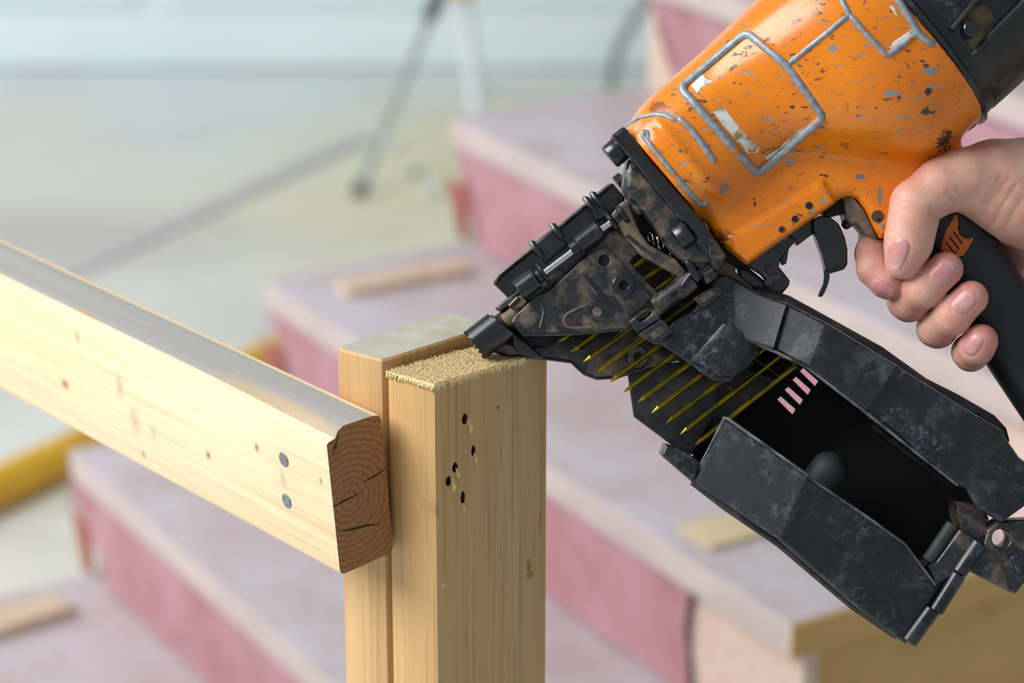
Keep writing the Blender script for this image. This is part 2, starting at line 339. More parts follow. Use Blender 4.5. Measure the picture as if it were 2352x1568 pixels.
# signed distance fields -> surface nets
class Vol:
    def __init__(s, x0, x1, y0, y1, w0, w1, h):        # pixel bounds, w in mm, h in mm
        a, b = g(x0, y1)*1000, g(x1, y0)*1000
        s.h = h; s.o = np.array([a[0], a[1], w0])
        s.nx, s.ny, s.nz = (int(math.ceil(q/h))+1 for q in (b[0]-a[0], b[1]-a[1], w1-w0))
        s.u = (s.o[0]+h*np.arange(s.nx)).astype(np.float32)[:, None, None]
        s.v = (s.o[1]+h*np.arange(s.ny)).astype(np.float32)[None, :, None]
        s.w = (s.o[2]+h*np.arange(s.nz)).astype(np.float32)[None, None, :]
        s.val = np.full((s.nx, s.ny, s.nz), 50, np.float32)
    def nets(s):
        V = s.val; ins = V < 0; nx, ny, nz = V.shape
        sl = lambda a, i, j, k: a[i:nx-1+i, j:ny-1+j, k:nz-1+k]
        cnt = sum(sl(ins, i, j, k).astype(np.int8) for i in (0, 1) for j in (0, 1) for k in (0, 1))
        act = np.argwhere((cnt > 0) & (cnt < 8)); idx = np.full((nx-1, ny-1, nz-1), -1, np.int64); idx[tuple(act.T)] = np.arange(len(act))
        acc = np.zeros((len(act), 3)); num = np.zeros(len(act))
        cr = [(i, j, k) for i in (0, 1) for j in (0, 1) for k in (0, 1)]
        for a in cr:
            for ax in range(3):
                if a[ax]: continue
                b = list(a); b[ax] = 1
                va = V[tuple((act+np.array(a)).T)]; vb = V[tuple((act+np.array(b)).T)]
                c = (va < 0) != (vb < 0); t = np.where(c, va/np.where(c, va-vb, 1), 0)
                p = act+np.array(a, float); p[:, ax] += t; acc[c] += p[c]; num[c] += 1
        P = s.o+s.h*acc/num[:, None]; F = []
        for ax in range(3):
            a = [slice(1, -1)]*3; a[ax] = slice(0, -1); b = list(a); b[ax] = slice(1, None)
            A, B = ins[tuple(a)], ins[tuple(b)]; e = np.argwhere(A != B); fl = A[tuple(e.T)]
            off = np.ones(3, int); off[ax] = 0; e = e+off; p, q = [(1, 2), (2, 0), (0, 1)][ax]
            d1 = np.zeros(3, int); d1[p] = 1; d2 = np.zeros(3, int); d2[q] = 1
            gi = lambda z: idx[tuple(z.T)]
            Q = np.stack([gi(e-d1-d2), gi(e-d2), gi(e), gi(e-d1)], 1); Q[~fl] = Q[~fl][:, ::-1]; F.append(Q)
        return P*.001, np.concatenate(F)
    def sample(s, P):                                  # P in mm
        q = (P-s.o)/s.h; i = np.clip(np.floor(q).astype(int), 0, np.array(s.val.shape)-2); t = np.clip(q-i, 0, 1); r = 0
        for a in (0, 1):
            for b in (0, 1):
                for c in (0, 1):
                    r = r+s.val[i[..., 0]+a, i[..., 1]+b, i[..., 2]+c]*(t[..., 0] if a else 1-t[..., 0])*(t[..., 1] if b else 1-t[..., 1])*(t[..., 2] if c else 1-t[..., 2])
        return r
    def hit(s, xy):                                    # first surface depth w (mm) seen through each pixel
        ws = np.arange(s.o[2]+s.h*(s.nz-1), s.o[2], -.4); out = []
        for x, y in xy:
            P = np.array([g(x, y, w)*1000 for w in ws]); v = s.sample(P); k = np.argmax(v < 0)
            out.append(ws[k]+.4*v[k]/(v[k]-v[k-1]-1e-9) if v[k] < 0 else 0.0)
        return out
def smin(a, b, k):
    h = np.clip(.5+.5*(b-a)/k, 0, 1); return b*(1-h)+a*h-k*h*(1-h)
def poly_sd(X, Y, pts):                                # signed distance in the units of X, Y
    d = np.full(X.shape, 1e9, np.float32); sgn = np.ones(X.shape, np.float32); n_ = len(pts)
    for i in range(n_):
        ax, ay = pts[i]; bx, by = pts[i-1]; ex, ey = bx-ax, by-ay; wx, wy = X-ax, Y-ay
        t = np.clip((wx*ex+wy*ey)/(ex*ex+ey*ey), 0, 1); d = np.minimum(d, (wx-ex*t)**2+(wy-ey*t)**2)
        c1, c2, c3 = Y >= ay, Y < by, ex*wy > ey*wx; fl = (c1 & c2 & c3) | (~c1 & ~c2 & ~c3); sgn = np.where(fl, -sgn, sgn)
    return sgn*np.sqrt(d)
def extr(d2, w, hw, r):
    a = d2+r; b = np.abs(w)-hw+r
    return np.minimum(np.maximum(a, b), 0)+np.sqrt(np.maximum(a, 0)**2+np.maximum(b, 0)**2)-r
def net_obj(name, vol, mat, parent=None, smooth=2, attrs=None, matrix=None):
    P, Q = vol.nets(); me = bpy.data.meshes.new(name)
    me.vertices.add(len(P)); me.vertices.foreach_set('co', P.ravel()); me.loops.add(Q.size); me.polygons.add(len(Q))
    me.polygons.foreach_set('loop_start', np.arange(0, Q.size, 4)); me.loops.foreach_set('vertex_index', Q.ravel()); me.update(); me.validate()
    if smooth:
        bm = bmesh.new(); bm.from_mesh(me)
        for _ in range(smooth): bmesh.ops.smooth_vert(bm, verts=bm.verts, factor=.5, use_axis_x=True, use_axis_y=True, use_axis_z=True)
        bm.to_mesh(me); bm.free()
    if attrs:
        P = np.empty(len(me.vertices)*3); me.vertices.foreach_get('co', P); P = P.reshape(-1, 3)*1000
        for k_, fn in attrs.items():
            at_ = me.attributes.new(k_, 'FLOAT', 'POINT'); at_.data.foreach_set('value', fn(P).astype(np.float32))
    me.materials.append(mat); me.shade_smooth()
    o = link(name, me, parent)
    if matrix is not None: o.matrix_basis = matrix
    return o

# ================================================================ THE ROOM
m = MB(); m.box((-6, -3, -.05), (12, 0, 0), (0, 10.06, 0), (0, 0, .05)); tag(m.build('floor', M['floor']), kind='structure')
m = MB(); m.box((-6, 7.06, 0), (12, 0, 0), (0, .12, 0), (0, 0, 2.7)); tag(m.build('wall_back', M['wall']), kind='structure')
m = MB(); m.box((-6, 7.035, .008), (12, 0, 0), (0, .025, 0), (0, 0, .14)); m.box((-6, 7.05, .148), (12, 0, 0), (0, .01, 0), (0, 0, .012))
tag(m.build('baseboard_back', M['base'], bevel=.003), kind='structure')
for i, (x0, x1) in enumerate([(-1.9, -1.02), (-.92, .35), (.5, 2.4)]):     # panel mouldings on the wall
    m = MB()
    for c, a, b in [((x0, 7.045, .178), (x1-x0, 0, 0), (0, 0, .03)), ((x0, 7.045, .9), (x1-x0, 0, 0), (0, 0, .03)),
                    ((x0, 7.045, .208), (.03, 0, 0), (0, 0, .692)), ((x1-.03, 7.045, .208), (.03, 0, 0), (0, 0, .692))]:
        m.box(c, a, (0, .015, 0), b)
    tag(m.build('trim_%d' % (i+1), M['base']), kind='structure')

# ================================================================ STAIRCASE
SY = math.radians(58.93); sw = np.array([math.cos(SY), -math.sin(SY), 0]); so = np.array([-math.sin(SY), -math.cos(SY), 0]); up = np.array([0, 0, 1.0])
C1 = np.array([-.0839, 3.469, .90]); RUN, RISE, WID, TH = .2846, .18, 1.158, .038
stair = thing('staircase', C1-so*.2, 'wooden staircase with dusty treads and pink paper on its risers', 'staircase')
stair.location.z = 0
def nose(i): return C1 + (i-1)*(RUN*so-RISE*up)       # far left front corner of tread i; 1 is the one with the tripod behind
for i in range(-1, 6):
    c = nose(i)
    m = MB(); m.box(c-up*TH, sw*WID, -so*(RUN+.045), up*TH, 1, 0)
    tag(m.build('tread', [M['tread'], M['nosing']], stair, True, bevel=.004), None)
    m = MB(); m.box(c+sw*(WID+.0002)-up*TH, sw*.004, -so*(RUN+.045), up*(TH-.001)); m.build('end_strip', M['ply'], stair, True)
    r = c-so*.028-up*(RISE)
    if r[2] < 0: r = r*np.array([1, 1, 0])
    hgt = c[2]-TH-r[2]
    m = MB(); m.box(r+sw*.012, sw*(WID-.024), -so*.018, up*hgt); m.build('riser', M['ply_pale'], stair, True)
    # pink paper stapled over the riser, curling at its far end
    m = MB(); nx, nz = 44, 8; L = .955 if i != 2 else .965; vs_, fs = [], []
    for a in range(nx+1):
        for b in range(nz+1):
            u = a/nx; q = b/nz; s_ = (.05 if i == 0 else -.004)+u*(L-(.054 if i == 0 else 0)) + (.006*math.sin(q*5+i) if a == nx else 0)
            cut = max(0, .07*(1-q)-u*L)*.9                               # slanting far edge
            wav = .0035*math.sin(u*23+i*2+q*2)+.003*math.sin(u*57+q*4+i)+.02*max(0, 1-u*12)**2*(q)
            vs_.append(r+sw*(s_+cut)+so*(.005+abs(wav)+.002)+up*(.004+q*(hgt-.008)))
    for a in range(nx):
        for b in range(nz):
            k = a*(nz+1)+b; fs.append((k, k+nz+1, k+nz+2, k+1))
    m.add(vs_, fs); m.build('riser_paper', M['paper'], stair, True)
    # torn flap folded out at the far end, red back of the paper, coloured darker for its shade
    if i not in (1, 2, 3): continue
    m = MB(); vs_, fs = [], []
    for a in range(7):
        for b in range(7):
            u, q = a/6, b/6; x = -.05+.075*u+(.055*(1-q))*(1-u)
            vs_.append(r+sw*x+so*(.012+.012*math.sin(u*3.0))+up*(.012+q*hgt*(.62-.1*u)))
    for a in range(6):
        for b in range(6):
            k = a*7+b; fs.append((k, k+7, k+8, k+1))
    m.add(vs_, fs); tag(m.build('paper_flap', M['paper_back_shaded'], stair, True), 'red underside of the torn paper edge, coloured darker for shade')
# closed near side: a stepped plywood skirt
pts = []
for i in range(-1, 6):
    c = nose(i); a = c-so*.03
    pts.append((a@so, c[2]-TH)); pts.append((a@so, max(0, c[2]-TH-RISE+.0)))
pts.append((pts[0][0]-RUN, 0)); pts.append((pts[0][0]-RUN, pts[0][1]))
b0 = C1-(C1@so)*so-up*C1[2]+sw*(WID-.035)
m = MB(); n_ = len(pts)
P_ = [b0+so*a+up*z for a, z in pts]; m.add(P_+[p+sw*.02 for p in P_], [tuple(range(n_)), tuple(range(n_, 2*n_))[::-1]]+[(k, (k+1) % n_, n_+(k+1) % n_, n_+k) for k in range(n_)])
m.build('side_panel', M['ply'], stair, True)
m = MB(); P_ = [p-sw*(WID-.09) for p in P_]; m.add(P_+[p+sw*.02 for p in P_], [tuple(range(n_)), tuple(range(n_, 2*n_))[::-1]]+[(k, (k+1) % n_, n_+(k+1) % n_, n_+k) for k in range(n_)])
m.build('side_panel', M['ply'], stair, True)

# loose boards on the treads
def loose_board(x0, y0, x1, y1, z, wid, th, mat, label, group=None):
    a, b = on_z(x0, y0, z), on_z(x1, y1, z); d = (b-a); nrm = np.cross([0, 0, 1], d/np.linalg.norm(d))
    m = MB(); c = thing
    o = bpy.data.objects.new('x', None)
    m.box(np.zeros(3), d, nrm*wid, up*th); ob = m.build('wood_offcut', mat, bevel=.003); ob.location = Vector(a+up*.0005)
    bpy.data.objects.remove(o); return tag(ob, label, 'board', group)
loose_board(800, 686, 1085, 634, .72, .045, .012, M['scrap'], 'pale wood offcut lying on the dusty tread above the guard rail')
loose_board(-120, 1512, 168, 1418, .36, .055, .016, M['scrap'], 'short wood offcut lying on the lowest tread in view')
loose_board(1632, 1268, 1800, 1222, .72, .06, .006, M['scrap_y'], 'thin yellowish wood offcut on the tread under the magazine')

# yellow pipe, pale long board, rubbish on the floor
R_ = .037; a, b = on_z(-150, 1186, R_), on_z(900, 690, R_); m = MB(); dd = (b-a)
m.cyl(np.zeros(3), dd, R_, seg=28, bev=.004); o = m.build('yellow_pipe', M['yellow']); o.location = Vector(a)
tag(o, 'long yellow pipe lying on the floor beside the staircase', 'pipe')
a, b = on_z(60, 690, .0), on_z(860, 322, .0); dd = b-a; nr = np.cross(up, dd/np.linalg.norm(dd))
m = MB(); m.box(np.zeros(3), dd, nr*.06, up*.006); o = m.build('long_board', M['scrap_pale'], bevel=.003); o.location = Vector(a+up*.0005)
tag(o, 'long narrow pale board lying on the floor near the tripod foot', 'board')
def crumple(x, y, rr, mat, label, name):
    bm = bmesh.new(); bmesh.ops.create_icosphere(bm, subdivisions=2, radius=rr)
    for v in bm.verts: v.co *= random.uniform(.75, 1.15); v.co.z = max(v.co.z*.7, -rr*.5)
    me = bpy.data.meshes.new(name); bm.to_mesh(me); bm.free(); finish(me, mat, 10)
    o = link(name, me); p = on_z(x, y, 0); o.location = (p[0], p[1], rr*.5); return tag(o, label, 'scrap')
crumple(985, 448, .026, M['white'], 'crumpled white scrap on the floor right of the black tripod foot', 'crumpled_paper')
crumple(900, 338, .02, M['white'], 'small white scrap on the floor beside the slanting tripod leg', 'crumpled_paper')
crumple(958, 405, .016, M['hose'], 'small grey scrap on the floor behind the crumpled white one', 'crumpled_paper')

# tripod
f1 = on_z(820, 450, 0); f2 = on_z(1112, 392, 0); f3 = on_z(1092, 205, 0)
d = ray(1054, -125); apex = CAM+d*((f1[1]+.12)/d[1])
tr = thing('tripod', ((f1+f2+f3)/3), 'tripod with grey and white legs and a yellow head standing on the floor', 'tripod')
def limb(name, a, b, r, mat, par=tr):
    m = MB(); m.cyl(a, b, r, seg=14, bev=.002); return m.build(name, mat, par, True)
la = limb('leg', f1+(apex-f1)*.03, apex, .0105, M['leg']); limb('foot', f1, f1+(apex-f1)*.055, .016, M['dark'], la)
limb('leg_clamp', f1+(apex-f1)*.70, f1+(apex-f1)*.82, .0165, M['dark'], la)
la = limb('leg', f2+(apex-f2)*.03, apex, .018, M['legw']); limb('foot', f2, f2+(apex-f2)*.05, .02, M['dark'], la)
la = limb('leg', f3+(apex-f3)*.03, apex, .0105, M['leg']); limb('foot', f3, f3+(apex-f3)*.05, .014, M['dark'], la)
limb('hub', apex-up*.11, apex+up*.03, .045, M['yellow']); limb('head', apex+up*.03, apex+up*.13, .06, M['yellow'])
limb('center_column', apex+up*.12, apex+up*.2, .015, M['dark'])

# grey hose hanging in front of the wall
px = [(1402, 238), (1404, 205), (1408, 150), (1424, 95), (1455, 45), (1485, 0), (1505, -50), (1520, -120), (1528, -240)]
P_ = []
p0 = on_z(1402, 238, .02)
for x, y in px:
    d = ray(x, y); P_.append(CAM+d*(p0[1]/d[1]))
m = MB(); m.sweep(chaikin([tuple(p-P_[0]) for p in P_]+[tuple(P_[-1]-P_[0]+up*.4)]), .014, 10); o = m.build('hose', M['hose']); o.location = Vector(P_[0]); o.location.z = .016
tag(o, 'grey hose hanging down to the floor in front of the wall', 'hose')

# ================================================================ POST BOARDS AND RAIL
PY = .7712; wn = np.array([math.cos(PY), -math.sin(PY), 0]); ww = np.array([math.sin(PY), math.cos(PY), 0])
pc = np.array([-.04143, 1.33231, 1.36595])
HB, TB = .089, .038
def post(name, c, tops, mats, label, cuts=(), e=.0034):
    """c: front lower-left edge at the top; tops: heights of the four top corners front, left, back, right"""
    base = np.array([c[0], c[1], 0.0]); Rm = np.stack([wn, ww, up], 1)
    q = [(0, 0), (-TB, 0), (-TB, HB), (0, HB)]
    def ring(z4, ins):
        out = []
        for k in range(4):
            a, p, b = np.array(q[k-1]), np.array(q[k]), np.array(q[(k+1) % 4])
            da, db = (a-p)/np.linalg.norm(a-p), (b-p)/np.linalg.norm(b-p)
            for t in (0, .5, 1):
                rr = e; p0, p1 = p+da*rr, p+db*rr; pt = (1-t)**2*p0+2*t*(1-t)*p+t*t*p1
                pt = pt+(da+db)*ins; out.append((pt[0], pt[1], z4[k]))
        return out
    zs = [list(np.zeros(4)+.0)]+[[min(tops)-.004-(1-t)*(min(tops)-.004) for _ in range(4)] for t in (.25, .5, .75, 1.0)]
    rings = [ring(z, 0) for z in zs]+[ring([t-.0012 for t in tops], 0), ring(tops, .0012)]
    m = MB(); n_ = 12; m.v = [tuple(p) for r in rings for p in r]
    for i in range(len(rings)-1):
        for k in range(n_): m.f.append((i*n_+k, i*n_+(k+1) % n_, (i+1)*n_+(k+1) % n_, (i+1)*n_+k)); m.mi.append(0)
    m.f.append(tuple(range(n_))[::-1]); m.mi.append(0); m.f.append(tuple((len(rings)-1)*n_+k for k in range(n_))); m.mi.append(1)
    o = m.build(name, mats, sharp=30)
    o.matrix_basis = Matrix(((Rm[0, 0], Rm[0, 1], 0, base[0]), (Rm[1, 0], Rm[1, 1], 0, base[1]), (0, 0, 1, 0), (0, 0, 0, 1)))
    tag(o, label, 'post')
    if cuts:
        cm = MB()
        for y_, z_, ry, rz in cuts:
            bm = bmesh.new(); bmesh.ops.create_icosphere(bm, subdivisions=2, radius=1)
            ii = {v: i for i, v in enumerate(bm.verts)}
            cm.add([(v.co.x*.022, y_+v.co.y*ry*random.uniform(.85, 1.1), z_+v.co.z*rz*random.uniform(.9, 1.08)) for v in bm.verts], [tuple(ii[v] for v in f.verts) for f in bm.faces]); bm.free()
        co = cm.build('cutter', M['void']); co.matrix_basis = o.matrix_basis
        md = o.modifiers.new('holes', 'BOOLEAN'); md.operation = 'DIFFERENCE'; md.object = co; md.solver = 'EXACT'; md.use_self = True
        dg = bpy.context.evaluated_depsgraph_get(); me = bpy.data.meshes.new_from_object(o.evaluated_get(dg)); o.modifiers.clear()
        old = o.data; o.data = me; bpy.data.objects.remove(co); me.set_sharp_from_angle(angle=math.radians(30))
        if len(me.materials) < 3: me.materials.append(plain('shaded_hole_wall', (74, 44, 24), .9))  # dark brown hole walls, colour standing in for the shade inside
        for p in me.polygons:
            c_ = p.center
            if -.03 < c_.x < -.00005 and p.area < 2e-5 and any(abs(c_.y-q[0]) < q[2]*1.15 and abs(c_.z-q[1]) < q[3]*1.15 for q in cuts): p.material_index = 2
    return o
A_, L_, R_c = pc, pc-wn*TB, pc+ww*HB
topsA = [z_for(A_, 884), z_for(L_, 851), pc[2]+.001, z_for(R_c, 805)]
topsA[2] = topsA[1]+topsA[3]-topsA[0]
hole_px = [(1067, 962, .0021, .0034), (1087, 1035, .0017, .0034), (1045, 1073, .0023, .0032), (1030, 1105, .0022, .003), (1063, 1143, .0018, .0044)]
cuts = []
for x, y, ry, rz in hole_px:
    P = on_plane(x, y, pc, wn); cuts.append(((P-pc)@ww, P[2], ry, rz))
loc = lambda x, y: (lambda P: (0.0, float((P-pc)@ww), float(P[2])))(on_plane(x, y, pc, wn))
M['postA'] = wood('pine_post_marked', (210, 174, 122), (198, 156, 100), (150, 104, 58), seed=1, marks=[
    (loc(1215, 1300), (.02, .003, .006), (112, 74, 42), .8), (loc(1218, 1322), (.02, .004, .003), (120, 84, 50), .7), (loc(1144, 936), (.02, .0016, .0022), (96, 60, 36), .9),
    (loc(1150, 1040), (.02, .0007, .014), (140, 92, 48), .7), (loc(1150, 1265), (.02, .0006, .012), (140, 92, 48), .6), (loc(1240, 1200), (.02, .0012, .012), (150, 100, 52), .6),
    (loc(1005, 1170), (.02, .002, .006), (150, 112, 66), .5), (loc(1018, 1345), (.02, .0016, .0022), (230, 214, 180), .8)])
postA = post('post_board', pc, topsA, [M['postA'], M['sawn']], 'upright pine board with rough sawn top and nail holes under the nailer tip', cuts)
pcB = pc-wn*(TB+.0035)
LB, RB = pcB-wn*TB, pcB+ww*HB
topsB = [z_for(pcB, 829), z_for(LB, 797), 0, z_for(RB, 744)]; topsB[2] = topsB[1]+topsB[3]-topsB[0]
postB = post('post_board', pcB, topsB, [M['postb'], M['dusty_end']], 'upright pine board with smooth dusty top standing behind the rail end', e=.0055)
# frayed fibres of the saw cut on the first post and splinters at its nail holes (post-local coordinates)
m = MB()
def topz(x, y):
    u, v = -x/TB, y/HB; return topsA[0]*(1-u)*(1-v)+topsA[1]*u*(1-v)+topsA[3]*(1-u)*v+topsA[2]*u*v
for k in range(2600):
    x, y = -random.random()*TB, random.random()*HB*(.62 if k % 3 else 1); z = topz(x, y)
    a = random.uniform(0, 6.28); l = random.uniform(.0006, .0022); t = random.uniform(.00012, .0003)
    dx, dy, dz = math.cos(a)*l, math.sin(a)*l, random.uniform(.0002, .0011)
    m.add([(x, y, z-.0003), (x+t*1.5, y+t*1.5, z-.0003), (x+dx, y+dy, z+dz)], [(0, 1, 2)])
for k in range(300):
    if k % 3: x, y, nx_, ny_ = -random.random()*TB, 0, 0, -1
    else: x, y, nx_, ny_ = 0, random.random()*HB*.8, 1, 0
    z = topz(x, y); l = random.uniform(.0006, .004) if k % 3 else random.uniform(.001, .004); t = random.uniform(.0003, .0008); o_ = random.uniform(.0002, .0012)
    tx, ty = (t, 0) if nx_ == 0 else (0, t)
    m.add([(x-tx, y-ty, z), (x+tx, y+ty, z), (x+nx_*o_+tx*.4, y+ny_*o_+ty*.4, z-l), (x+nx_*o_*.3, y+ny_*o_*.3, z-l*1.1)], [(0, 1, 2, 3)])
fb = m.build('saw_fibres', plain('fresh_wood_fibre', (238, 214, 160), .8), postA); tag(fb, 'pale frayed wood fibres along the saw cut', kind='stuff')
msp = plain('splinter_wood', (236, 206, 148), .7)
for (y_, z_, ry, rz), (dx, dz, sz) in zip(cuts, [(.0035, -.0052, 1.3), (.001, -.0044, .9), (.0012, -.0036, .9), (.003, -.003, 1.3), (0, -.0055, .8)]):
    m = MB(); l = .0036*sz; t = .0011*sz
    m.add([(.0, y_+dx-t, z_+dz+l), (.0, y_+dx+t, z_+dz+l*.7), (.0022, y_+dx+t*.8, z_+dz-l*.3), (.001, y_+dx-t*.5, z_+dz-l), (.0028, y_+dx-t*.6, z_+dz+l*.2)], [(0, 1, 4), (1, 2, 4), (2, 3, 4), (3, 0, 4), (0, 3, 2, 1)])
    m.build('splinter', msp, postA)

# guard rail
SC = .9685
yaw, tilt, roll = .87303, -.01257, .08815
rd = np.array([-math.cos(yaw)*math.cos(tilt), math.sin(yaw)*math.cos(tilt), math.sin(tilt)]); rh = np.array([math.sin(yaw), math.cos(yaw), 0])
ru = np.cross(rd, rh); ru = ru if ru[2] > 0 else -ru
rh, ru = math.cos(roll)*rh+math.sin(roll)*ru, math.cos(roll)*ru-math.sin(roll)*rh
ro = CAM+SC*(np.array([-.10277, 1.36682, 1.32553])-CAM)
RH, RT = .089*SC, .038*SC
def along(P, x):                # distance along the rail at which the line through P passes image column x
    lo, hi = -.3, .9
    for _ in range(60):
        mid = (lo+hi)/2
        if proj(P+rd*mid)[0] > x: lo = mid
        else: hi = mid
    return (lo+hi)/2
# section corners (h towards the posts, u up), far profile and end profile with the worn edge
far = [(0, -.003), (.0008, -.0008), (.003, 0), (.010, 0), (.02, 0), (RT-.005, 0), (RT-.0012, -.0012), (RT, -.005), (RT, -RH+.004), (RT-.0012, -RH+.0012), (RT-.004, -RH), (.003, -RH), (.0008, -RH+.0008), (0, -RH+.003)]
end = [(0, -.0062), (.0010, -.0052), (.0058, -.0042), (.0078, -.0008), (.012, .0012), (RT-.005, 0), (RT-.0012, -.0012), (RT, -.005), (RT, -RH+.004), (RT-.0012, -RH+.0012), (RT-.004, -RH), (.003, -RH), (.0008, -RH+.0008), (0, -RH+.003)]
# oblique end cut through the observed corners
aT1, aB1 = along(ro-ru*.003, 750), along(ro-ru*RH, 781); aT2, aB2 = along(ro+rh*RT, 873), along(ro+rh*RT-ru*RH, 905)
Amat = np.array([[1, 0, 0], [1, 0, -RH], [1, RT, 0], [1, RT, -RH]]); cf = np.linalg.lstsq(Amat, np.array([aT1, aB1, aT2, aB2]), rcond=None)[0]
Lr = 1.35
secs = []
for k, t in enumerate([0, .02, .05, .085, .115, .16, .35, .7, Lr]):
    bl = max(0.0, min(1.0, (.115-t)/.10)); prof = [(a[0]*(1-bl)+b[0]*bl, a[1]*(1-bl)+b[1]*bl) for a, b in zip(far, end)]
    secs.append([((cf[0]+cf[1]*h_+cf[2]*u_) if t == 0 else t, h_, u_) for h_, u_ in prof])
m = MB(); n_ = len(far); m.v = [p for s_ in secs for p in s_]
for i in range(len(secs)-1):
    for k in range(n_): m.f.append((i*n_+k, i*n_+(k+1) % n_, (i+1)*n_+(k+1) % n_, (i+1)*n_+k)); m.mi.append(2 if k in (2, 3, 4) else 0)
m.f.append(tuple(range(n_))); m.mi.append(1); m.f.append(tuple((len(secs)-1)*n_+k for k in range(n_))); m.mi.append(1)
def rl(x, y):
    P = on_plane(x, y, ro, rh)-ro; return (float(P@rd), 0.0, float(P@ru))
M['rail'] = wood('pine_rail', (242, 222, 188), (236, 208, 164), (212, 172, 122), axis=0, seed=2, marks=[
    (rl(150, 883), (.006, .02, .005), (176, 116, 66), .9), (rl(178, 775), (.003, .02, .006), (180, 124, 78), .7), (rl(478, 1045), (.003, .02, .004), (150, 92, 56), .9), (rl(590, 1028), (.003, .02, .004), (150, 96, 60), .8),
    (rl(330, 1044), (.003, .02, .004), (170, 110, 66), .7), (rl(737, 1104), (.002, .02, .003), (150, 96, 60), .7), (rl(275, 885), (.006, .02, .013), (158, 150, 146), .55), (rl(310, 965), (.008, .02, .013), (158, 150, 146), .5), (rl(352, 990), (.006, .02, .009), (176, 166, 160), .45),
    (rl(650, 1100), (.004, .02, .008), (160, 150, 130), .5)])
n = NT('dusty_rail_top'); v = n.mapping((3, 70, 70)); a = n.noise(1, 3, v); b = n.noise(700, 2)
c = n.mix(n.step(a, .3, .7), lin(164, 166, 166), lin(156, 152, 144)); c = n.mix(n.math('MULTIPLY', n.step(n.noise(120, 3), .62, .7), .4), c, lin(206, 170, 110))
sp = n.step(n.spot((.055, .007, 0), (.075, .007, .02)), 0, .5); c = n.mix(n.math('MULTIPLY', sp, .6), c, lin(198, 168, 120))
sp = n.step(n.spot(tuple(float(q) for q in (along(ro, 185), .002, 0)), (.022, .004, .02)), 0, .5); c = n.mix(sp, c, lin(190, 150, 70))
n.put('Base Color', c); n.put('Roughness', .85); n.bump(b, .25, .0006); M['railtop'] = n.m
# end grain: growth rings around a pith low on the face
n = NT('rail_end_grain'); wv = n.t.nodes.new('ShaderNodeTexWave'); wv.wave_type = 'RINGS'; wv.rings_direction = 'X'
n.link(n.mapping((1, 1, 1), loc=(0, -.011, .044)), wv.inputs['Vector']); wv.inputs['Scale'].default_value = 85; wv.inputs['Distortion'].default_value = 3.0; wv.inputs['Detail'].default_value = 2; wv.inputs['Detail Scale'].default_value = 2
c = n.mix(wv.outputs['Fac'], lin(172, 122, 76), lin(150, 100, 58)); c = n.mix(n.math('MULTIPLY', n.step(n.noise(420, 3), .5, .7), .55), c, lin(122, 78, 44))
n.put('Base Color', c); n.put('Roughness', .8); n.bump(n.math('ADD', wv.outputs['Fac'], n.noise(500, 3)), .35, .0007); M['railend'] = n.m
rail = m.build('guard_rail', [M['rail'], M['railend'], M['railtop']], sharp=28)
rail.matrix_basis = Matrix(((rd[0], rh[0], ru[0], ro[0]), (rd[1], rh[1], ru[1], ro[1]), (rd[2], rh[2], ru[2], ro[2]), (0, 0, 0, 1)))
tag(rail, 'pale pine guard rail with a dusty top and a dark end', 'rail')
for x, y in ((652, 1055), (659, 1150)):
    a, _, u_ = rl(x, y); m = MB(); m.cyl((a, .004, u_), (a, -.0005, u_), .0046, seg=20, bev=.0006)
    tag(m.build('nail_head', plain('grey_nail_head', (140, 144, 148), .5, .25, 700, (104, 108, 112), .4), rail), 'grey steel nail head')
# drying cracks of the end grain, thin dark slits laid along it
def ep(x, y):                   # point on the end cut under a pixel, rail-local
    d = ray(x, y); Rl = np.stack([rd, rh, ru]); o0 = Rl@(CAM-ro); dl = Rl@d; nn = np.array([1, -cf[1], -cf[2]])
    t = (cf[0]-o0@nn)/(dl@nn); return o0+dl*t
for line in [((763, 1165), (790, 1150), (826, 1133)), ((775, 1222), (810, 1215), (842, 1206), (872, 1204)), ((835, 1106), (862, 1092), (888, 1074)), ((764, 1045), (770, 1025), (776, 1000))]:
    P_ = [ep(*q) for q in line]; m = MB(); m.sweep([p+np.array([-.0001, 0, 0]) for p in P_], [.00012]+[.00045]*(len(P_)-2)+[.0001], 6); m.build('drying_crack', M['void'], rail)

# ================================================================ NAIL GUN (tool frame)
gun = thing('nail_gun', None, 'scuffed orange and black pneumatic coil nailer pressed on the post', 'nail gun', matrix=G)
AX, AY = .758, -.652; BX, BY = .652, .758            # barrel axis and its perpendicular in the picture plane
def st(s, t, o=(1440, 295)): return (o[0]+s*AX+t*BX, o[1]+s*AY+t*BY)
# ---- orange housing
V = Vol(1400, 2330, -330, 660, -74, 74, 1.0)
X = 1176+V.u*K; Y = 784-V.v*K
S = ((X-1440)*AX+(Y-295)*AY)/K; T = ((X-1440)*BX+(Y-295)*BY)/K; W = V.w
sm = np.clip((S-46)/(124-46), 0, 1); sm = sm*sm*(3-2*sm)
nosec = np.clip((24-S)/24, 0, 1)**2
tc = (130+sm*110)/K; Rt = (151+sm*122)/K-nosec*4.5; Rw = 37+sm*27-nosec*4
pe = 2.6
q = ((np.abs(T-tc)/Rt)**pe+(np.abs(W)/Rw)**pe)**(1/pe); d = (q-1)*np.minimum(Rt, Rw)
d = np.maximum(d, np.maximum(-3.2-S, S-620/K))
flange = [(1600, 470), (1640, 548), (1711, 608), (1909, 469), (1924, 459), (1946, 455), (1962, 462), (1978, 485), (1998, 530), (2014, 552), (2046, 540), (2084, 578), (2186, 478), (2200, 345), (1950, 240), (1700, 340)]
